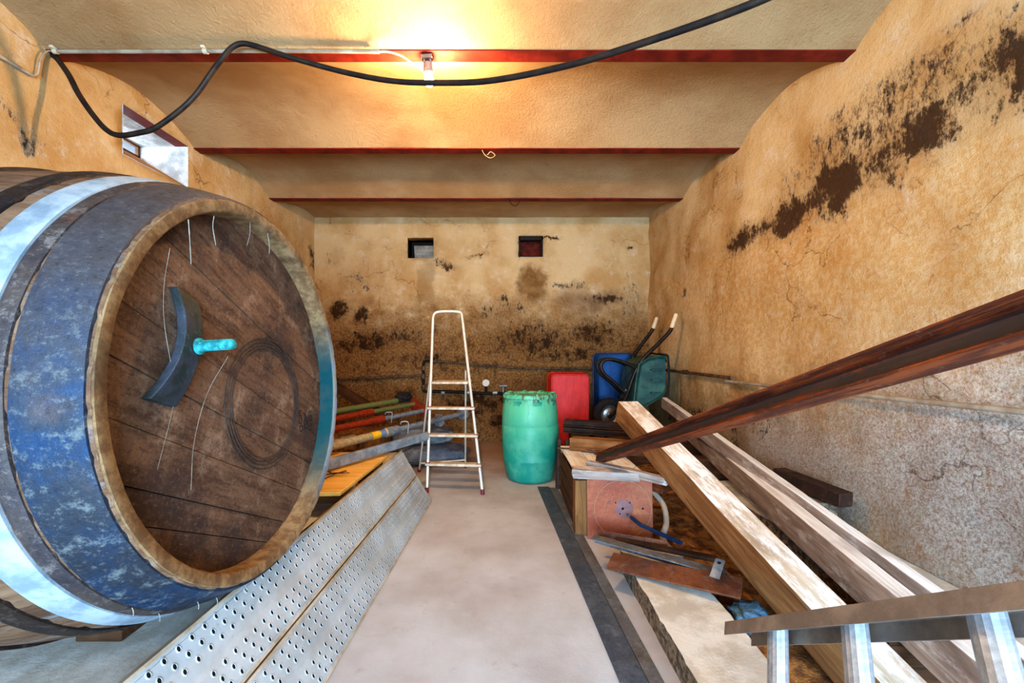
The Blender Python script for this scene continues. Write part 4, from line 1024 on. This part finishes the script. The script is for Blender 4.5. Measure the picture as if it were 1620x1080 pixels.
# dark steel channels stacked behind
o = timber('bearer_block', (1.12,4.02,.0), (1.12,4.02,.50), .25, .25, 'darkwood', seed=73, up=(0,1,0)); tag(o, 'dark wooden block carrying the stacked steel channels', 'block')
o = timber('bearer_block', (.76,4.24,.0), (.76,4.24,.50), .18, .18, 'darkwood', seed=74, up=(0,1,0)); tag(o, 'dark wooden block under the left ends of the steel channels', 'block')
for i, (off, z) in enumerate(((0,.50),(.085,.50),(.17,.50),(.05,.558),(.13,.558))):
    p0 = V((.60+off*.3,4.22+off,z)); p1 = V((1.36+off*.3,3.86+off,z)); L = (p1-p0).length
    bm = bmesh.new(); extrude_prof(bm, [(-.038,.002),(.038,.002),(.038,.010),(.005,.014),(.005,.042),(.038,.046),(.038,.054),(-.038,.054),(-.038,.046),(-.005,.042),(-.005,.014),(-.038,.010)], L)
    o = link('steel_channel', bm, 'rust_dark', None, frame(p0, p1), 30, .001)
    tag(o, ['front dark rusty steel channel, bottom layer of the stack behind the crate','middle dark rusty steel channel, bottom layer of the stack behind the crate','rear dark rusty steel channel, bottom layer of the stack behind the crate','front upper dark rusty steel channel on top of the stack','rear upper dark rusty steel channel on top of the stack'][i], 'steel channel', 'stacked dark steel channels')
# long rusty steel beam
sb = empty('steel_beam', (.73,3.32,.42), 'long rusty steel beam slanting up from the crate towards the viewer at right', 'steel beam')
pf = V((.731,3.30,.462)); pn = V((.818,.66,1.350)); dd = (pn-pf).normalized(); pn2 = pf+dd*3.15
L = (pn2-pf).length; hh, ww = .0375, .024
bm = bmesh.new()
extrude_prof(bm, [(-ww,-hh),(ww,-hh),(ww,-hh+.007),(.004,-hh+.010),(.004,hh-.010),(ww,hh-.007),(ww,hh),(ww*.45,hh),(ww*.38,hh-.003),(-ww*.38,hh-.003),(-ww*.45,hh),(-ww,hh),(-ww,hh-.007),(-.004,hh-.010),(-.004,-hh+.010),(-ww,-hh+.007)], L, nx=30)
link('beam_section', bm, 'ibeam', sb, frame(pf, pn2, roll=math.radians(-14)), 30, .0015)
# ------------------------------------------------------------------ scrap on the kerb
def bar(name, p0, p1, w, h, mat, label, cat, roll=0., seed=1, jit=.0008):
    o = timber(name, p0, p1, w, h, mat, roll, jit, seed, bev=.0015); tag(o, label, cat); return o
def angle_iron(name, p0, p1, w, h, mat, label, roll=0.):
    t = .006; L = (V(p1)-V(p0)).length; bm = bmesh.new(); extrude_prof(bm, [(-w/2,-h/2),(w/2,-h/2),(w/2,-h/2+t),(-w/2+t,-h/2+t),(-w/2+t,h/2),(-w/2,h/2)], L, nx=6)
    o = link(name, bm, mat, None, frame(p0, p1, roll=roll), 30, .001); tag(o, label, 'angle iron'); return o
angle_iron('angle_iron', (.545,2.56,.150), (1.13,2.12,.155), .07, .05, 'strip_light', 'grey steel angle lying across the kerb in front of the rusty plate', math.radians(180))
angle_iron('angle_iron', (.60,2.66,.145), (.98,2.50,.150), .04, .03, 'rust', 'short thin rusty angle lying against the foot of the rusty plate', math.radians(90))
bar('steel_bar', (.70,2.60,.135), (1.17,2.30,.165), .05, .02, 'rust_dark', 'dark flat steel bar lying behind the grey angle', 'steel bar', seed=80)
pA = V((.60,2.36,.125)); pB = V((1.135,1.99,.175))
bar('flat_bar', pA, pB, .14, .010, 'rust', 'broad rusty flat steel bar lying across the kerb, nearest of the scrap', 'flat bar', roll=math.radians(12), seed=81)
bk = bmesh.new(); extrude_prof(bk, [(-.022,0),(.022,0),(.022,.004),(-.022,.004)], .12); 
for f in bk.faces: f.material_index = 0
tube(bk, [(.095,0,.0042),(.095,0,.0052)], .009, 12, mi=1)
o = link('metal_bracket', bk, ['galv','hole'], None, frame((1.03,2.04,.20), (1.10,2.12,.245)), 30, .001); tag(o, 'small galvanised bracket with one hole at the right end of the scrap', 'bracket')
tubeobj('blue_tube', [(.865,2.83,.185),(.90,2.74,.17),(1.05,2.47,.175)], .013, 'blue_tube', label='short dark blue tube leaning in front of the rusty plate', cat='tube', seg=12)
tubeobj('hose', catmull([(1.12,3.12,.26),(1.155,3.02,.20),(1.13,2.9,.12),(1.06,2.78,.075),(1.05,2.66,.06),(1.09,2.56,.055)], 8), .02, 'hose', label='short curved sandy hose between the rusty plate and the thick timber', cat='hose', seg=12)
blobmesh('rag', (1.14,1.93,.075), (.07,.08,.05), 'bluecloth', 11, .3, 'crumpled blue-grey rag beside the kerb under the broad rusty bar', 'rag')
o = timber('box_section', (1.925,2.92,.455), (2.02,2.46,.43), .10, .085, 'rust_dark', seed=85, jit=.0008, bev=.004); tag(o, 'dark rusty square steel tube end sticking out by the right wall', 'steel tube')
o = timber('wall_block', (1.93,2.7,.2), (1.93,2.7,.385), .22, .3, 'slab_rough', seed=86, up=(0,1,0)); tag(o, 'broken concrete block on the ledge under the rusty square tube', 'block')
# ------------------------------------------------------------------ steel strips on the floor
def strip(name, A, B, C, D, th, mat, label):
    bm = bmesh.new(); P = [A, B, C, D]; n = 30; rows = []
    for k in range(n+1):
        t = k/n; l = V(A).lerp(V(D), t); r = V(B).lerp(V(C), t)
        rows.append([bm.verts.new((l.x,l.y,.0015)), bm.verts.new((l.x,l.y,th)), bm.verts.new((r.x,r.y,th)), bm.verts.new((r.x,r.y,.0015))])
    for a, b in zip(rows, rows[1:]):
        for q in range(4): bm.faces.new((a[q], a[(q+1) % 4], b[(q+1) % 4], b[q]))
    bm.faces.new(rows[0]); bm.faces.new(rows[-1][::-1])
    o = link(name, bm, mat, None, None, 30, .002); tag(o, label, 'steel strip', 'steel strips on the floor'); return o
strip('steel_strip', (.508,.7,0), (.618,.7,0), (.435,4.02,0), (.325,4.02,0), .012, 'strip', 'dark flat steel strip on the floor running to the green drum, left of the pair')
strip('steel_strip', (.622,.7,0), (.676,.7,0), (.515,4.0,0), (.440,4.0,0), .009, 'strip_light', 'lighter narrow steel strip on the floor, right of the pair')
# ------------------------------------------------------------------ aluminium ladder at the right front
lad = empty('aluminium_ladder', (.69,1.28,.1), 'aluminium rung ladder standing on its side at the right front corner', 'ladder')
r1, r3 = V((.795,1.21,.484)), V((.812,.70,.852))
ld = (r3-r1).normalized(); pe = r1-ld*.24; pn = r1+ld*2.3
dn = V((-.36,-.54,-.76)); dn = (dn-ld*dn.dot(ld)).normalized(); nn = ld.cross(dn)
def rail(p, s):
    L = (pn-pe).length; mw = Matrix.Translation(p) @ Matrix((ld, nn, ld.cross(nn))).transposed().to_4x4()
    bm = bmesh.new(); sgn = 1 if ld.cross(nn).z > 0 else -1
    a = .045; b = .04*s*sgn
    extrude_prof(bm, [(-a,0),(a,0),(a,-b),(a-.003,-b),(a-.003,-.003*s*sgn),(-a+.003,-.003*s*sgn),(-a+.003,-b),(-a,-b)], L)
    return link('side_rail', bm, 'aluminium_dusty' if s > 0 else 'aluminium', lad, mw, 30, .001)
rail(pe-dn*.03, 1); rail(pe+dn*.30, -1)
step_v = (r3-r1)/2
for k in range(-0, 9):
    c = r1+step_v*k
    if k == 0: pass
    bm = bmesh.new(); A = c-dn*.029; B = c+dn*.299
    P = [(math.cos(2*math.pi*q/32), math.sin(2*math.pi*q/32)) for q in range(32)]
    ringsR = []
    for j in range(2):
        o_ = A if j == 0 else B
        ringsR.append([bm.verts.new(o_+ld*(.025*(1+.035*(i % 2))*x)+nn*(.025*(1+.035*(i % 2))*y)) for i, (x, y) in enumerate(P)])
    for i in range(32): bm.faces.new((ringsR[0][i], ringsR[0][(i+1) % 32], ringsR[1][(i+1) % 32], ringsR[1][i]))
    bm.faces.new(ringsR[0][::-1]); bm.faces.new(ringsR[1])
    link('rung', bm, 'aluminium', lad, None, 20)
    if k > 3: break

# ------------------------------------------------------------------ ceiling cables and lamp
cp = [at(1420,-110,1.3), at(1330,-62,1.4), at(1205,0,1.52), at(1050,57,1.75), at(900,103,2.0), at(780,127,2.2), at(700,131,2.33), at(620,128,2.42), at(540,113,2.49), at(460,91,2.47), at(405,73,2.455), at(382,69,2.445), at(366,76,2.445), at(352,92,2.46), at(337,111,2.48), at(311,148,2.5), at(285,174,2.5), at(246,202,2.5), at(220,210,2.5), at(189,214,2.5), at(168,205,2.51), at(145,179,2.52), at(124,148,2.54), at(109,119,2.55), at(93,96,2.56), at(84,87,2.57)]
P = resample(catmull(cp, 12), .0032)
bm = bmesh.new(); tube(bm, P, lambda i: .0158 if (i//1) % 2 else .0132, 10); o = link('corrugated_conduit', bm, 'black_conduit', None, None, 180)
tag(o, 'dark corrugated conduit sweeping across the ceiling and sagging down at left', 'conduit')
gc = empty('grey_conduit', (-1.8,2.53,3.14), 'straight grey conduit clipped along the thick red ceiling beam', 'conduit')
bm = bmesh.new(); tube(bm, catmull([(-2.74,2.535,3.13),(-2.0,2.535,3.131),(-1.4,2.535,3.133),(-.76,2.54,3.133)], 8), .011, 12); link('conduit_tube', bm, 'grey_conduit', gc, None, 60)
for px in (88, 325):
    x = (px-CXP)/F*2.535; bm = bmesh.new(); tube(bm, [(x-.012,2.535,3.131),(x+.012,2.535,3.131)], .0145, 12); box(bm, (x,2.52,3.143), (.02,.03,.012)); link('conduit_clip', bm, 'white_cable', gc)
tubeobj('white_cable', catmull([(-.77,2.54,3.133),(-.70,2.53,3.125),(-.62,2.53,3.10),(-.545,2.55,3.06),(-.50,2.575,3.045)], 8), .0055, 'white_cable', label='thin white cable bowing from the grey conduit to the lamp holder', cat='cable')
tubeobj('wall_conduit', [(XL+.012,-2.0,2.935),(XL+.012,1.0,2.935),(XL+.012,2.47,2.94)], .011, 'grey_conduit', label='grey conduit running along the top of the left wall', cat='conduit', seg=12)
tubeobj('thin_cable', catmull([(XL+.014,2.47,2.94),(XL+.02,2.49,2.97),(XL+.025,2.5,3.06),(XL+.04,2.52,3.12),(-2.73,2.535,3.13)], 8), .005, 'grey_conduit', label='thin looped cable joining wall conduit and ceiling conduit at the left corner', cat='cable')
lamp = empty('bulb_lamp', (-.47,2.58,3.14), 'bare glowing bulb in a small holder fixed under the thick red ceiling beam', 'lamp')
LM = Matrix.Translation((-.477,2.59,3.145)) @ Matrix.Rotation(math.radians(9), 4, 'X') @ Matrix.Rotation(math.radians(-4), 4, 'Y')
bm = bmesh.new(); box(bm, (0,0,-.012), (.07,.05,.022)); box(bm, (-.018,0,-.04), (.012,.03,.04)); box(bm, (.02,0,-.04), (.012,.03,.04)); link('mount', bm, 'lampholder', lamp, LM, 30, .003)
bm = bmesh.new(); lathe(bm, [(0,-.04),(.022,-.04),(.026,-.05),(.028,-.085),(.031,-.088),(.031,-.100),(.026,-.104),(.0,-.104)], 24); link('lamp_holder', bm, 'lampholder', lamp, LM, 40)
bm = bmesh.new(); lathe(bm, [(0,-.100),(.014,-.102),(.016,-.112),(.026,-.130),(.030,-.146),(.028,-.160),(.018,-.173),(0,-.178)], 24); link('light_bulb', bm, 'bulb', lamp, LM, 60)
# hooks and scraps on the ceiling
tubeobj('wire_loop', catmull([(-.20,3.80,3.15),(-.17,3.80,3.10),(-.12,3.79,3.07),(-.08,3.8,3.10),(-.12,3.8,3.13),(-.15,3.8,3.10)], 6), .003, 'hose', label='small yellow wire loop hanging from the second red ceiling beam', cat='wire')
tubeobj('ceiling_wire', catmull([(.07,5.02,3.16),(.08,5.0,3.10),(.11,4.98,3.06),(.16,5.0,3.07),(.2,5.03,3.15)], 6), .0035, 'pipe_black', label='small dark wire hanging from the thin rear ceiling beam', cat='wire')

# ------------------------------------------------------------------ pipes on the walls
bx = lambda px: (px-CXP)/F*6.11
bz = lambda py: CH-(py-CYP)/F*6.11
YW = 6.11
tubeobj('wall_pipe', catmull([(XL+.05,YW,bz(604)),(bx(530),YW,bz(600)),(bx(620),YW,bz(596)),(bx(668),YW,bz(594))], 6), .018, 'pipe', label='left length of thin iron pipe along the back wall behind the props', cat='pipe')
tubeobj('wall_pipe', catmull([(bx(676),YW,bz(571)),(bx(720),YW,bz(573)),(bx(770),YW,bz(578)),(bx(835),YW,bz(582)),(bx(940),YW,bz(582)),(2.02,YW,1.06),(2.07,YW-.08,1.07),(2.075,5.3,1.08),(2.075,4.4,1.075),(2.078,3.8,1.07)], 6), .017, 'pipe', label='dark iron pipe running from the riser across the back wall into the right corner', cat='pipe')
tubeobj('wall_pipe', catmull([(2.078,3.9,1.035),(2.075,3.0,1.045),(2.075,2.0,1.06),(2.08,0.5,1.08),(2.085,-2.,1.1)], 6), .014, 'grey_conduit', label='grey pipe along the right wall below the rusty steel beam', cat='pipe')
vp = empty('pipe_riser', (bx(671),YW,bz(620)), 'short black pipe riser with joints behind the stepladder', 'pipe')
bm = bmesh.new(); tube(bm, catmull([(bx(684),YW,bz(571)),(bx(674),YW,bz(571)),(bx(670),YW,bz(576)),(bx(670),YW,bz(600)),(bx(670),YW,bz(616)),(bx(674),YW,bz(619)),(bx(690),YW,bz(619))], 6), .02, 10); link('riser_tube', bm, 'pipe_black', vp, None, 60)
for py in (582,595,612): bm = bmesh.new(); tube(bm, [(bx(670),YW,bz(py)-.03),(bx(670),YW,bz(py)+.03)], .03, 10); link('joint', bm, 'pipe', vp)
wp = empty('water_pipe', (bx(740),YW,bz(620)), 'low black water pipe with valves and a round meter on the back wall', 'pipe')
bm = bmesh.new(); tube(bm, catmull([(bx(690),YW,bz(619)),(bx(730),YW,bz(620)),(bx(765),YW,bz(622)),(bx(800),YW,bz(622))], 6), .022, 10); link('pipe_run', bm, 'pipe_black', wp, None, 60)
for px, r, h in ((701,.03,.05),(742,.03,.05),(783,.03,.07)):
    bm = bmesh.new(); tube(bm, [(bx(px)-h/2,YW,bz(621)),(bx(px)+h/2,YW,bz(621))], r, 12); link('pipe_fitting', bm, 'galv', wp)
bm = bmesh.new(); lathe(bm, [(0,0),(.05,0),(.055,.015),(.05,.04),(0,.045)], 24); link('meter_dial', bm, 'white_cable', wp, Matrix.Translation((bx(769),YW-.03,bz(605))) @ Matrix.Rotation(math.pi/2,4,'X'), 40)
bm = bmesh.new(); tube(bm, [(bx(769),YW,bz(621)),(bx(769),YW,bz(607))], .018, 10); link('meter_neck', bm, 'pipe_black', wp)
bm = bmesh.new(); tube(bm, [(bx(796),YW,bz(622)),(bx(796),YW,bz(612))], .015, 10); tube(bm, [(bx(790),YW-.02,bz(610)),(bx(802),YW-.02,bz(610))], .018, 10); link('valve_handle', bm, 'galv', wp)
for k, (y, z) in enumerate(((4.8,1.077),)):
    bm = bmesh.new(); box(bm, (2.09,y,z), (.06,.03,.05)); o = link('pipe_clamp', bm, 'pipe_black', None, None, 30, .004); tag(o, 'black clamp holding the iron pipe to the right wall', 'clamp')

# ------------------------------------------------------------------ light
def area(name, loc, target, sx, sy, power, col):
    l = bpy.data.lights.new(name, 'AREA'); l.shape = 'RECTANGLE'; l.size = sx; l.size_y = sy; l.energy = power; l.color = col
    o = bpy.data.objects.new(name, l); COL.objects.link(o); o.location = loc
    o.rotation_euler = (V(target)-V(loc)).to_track_quat('-Z', 'Y').to_euler(); return o
area('daylight_doorway', (.4,-2.45,1.15), (.5,2.2,.25), 2.4, 1.7, 780, (.42,.69,1.))
area('daylight_niche', (XL-.52,3.38,3.075), (XL,3.38,3.075), .6, .1, 8, (.65,.83,1.))
area('rear_warm_fill', (.2,-.9,2.95), (.2,3.2,1.2), .3, .3, 14, (1.,.74,.46))  # added warm fill behind the camera, stands for no known lamp
w = bpy.data.worlds.new('World'); SC.world = w; w.use_nodes = True
w.node_tree.nodes['Background'].inputs[0].default_value = (.62,.78,1.,1); w.node_tree.nodes['Background'].inputs[1].default_value = .8

# ------------------------------------------------------------------ camera
cd = bpy.data.cameras.new('camera'); cam = bpy.data.objects.new('camera', cd); COL.objects.link(cam)
cam.location = (0,0,CH); cam.rotation_euler = (math.radians(90),0,0)
cd.sensor_width = 36; cd.lens = F/1620*36; cd.clip_start = .02
cd.shift_x = (810-CXP)/1620; cd.shift_y = (CYP-540)/1620
SC.camera = cam
SC.view_settings.view_transform = 'Standard'; SC.view_settings.look = 'Medium High Contrast'
SC.view_settings.exposure = -.2; SC.view_settings.gamma = 1.
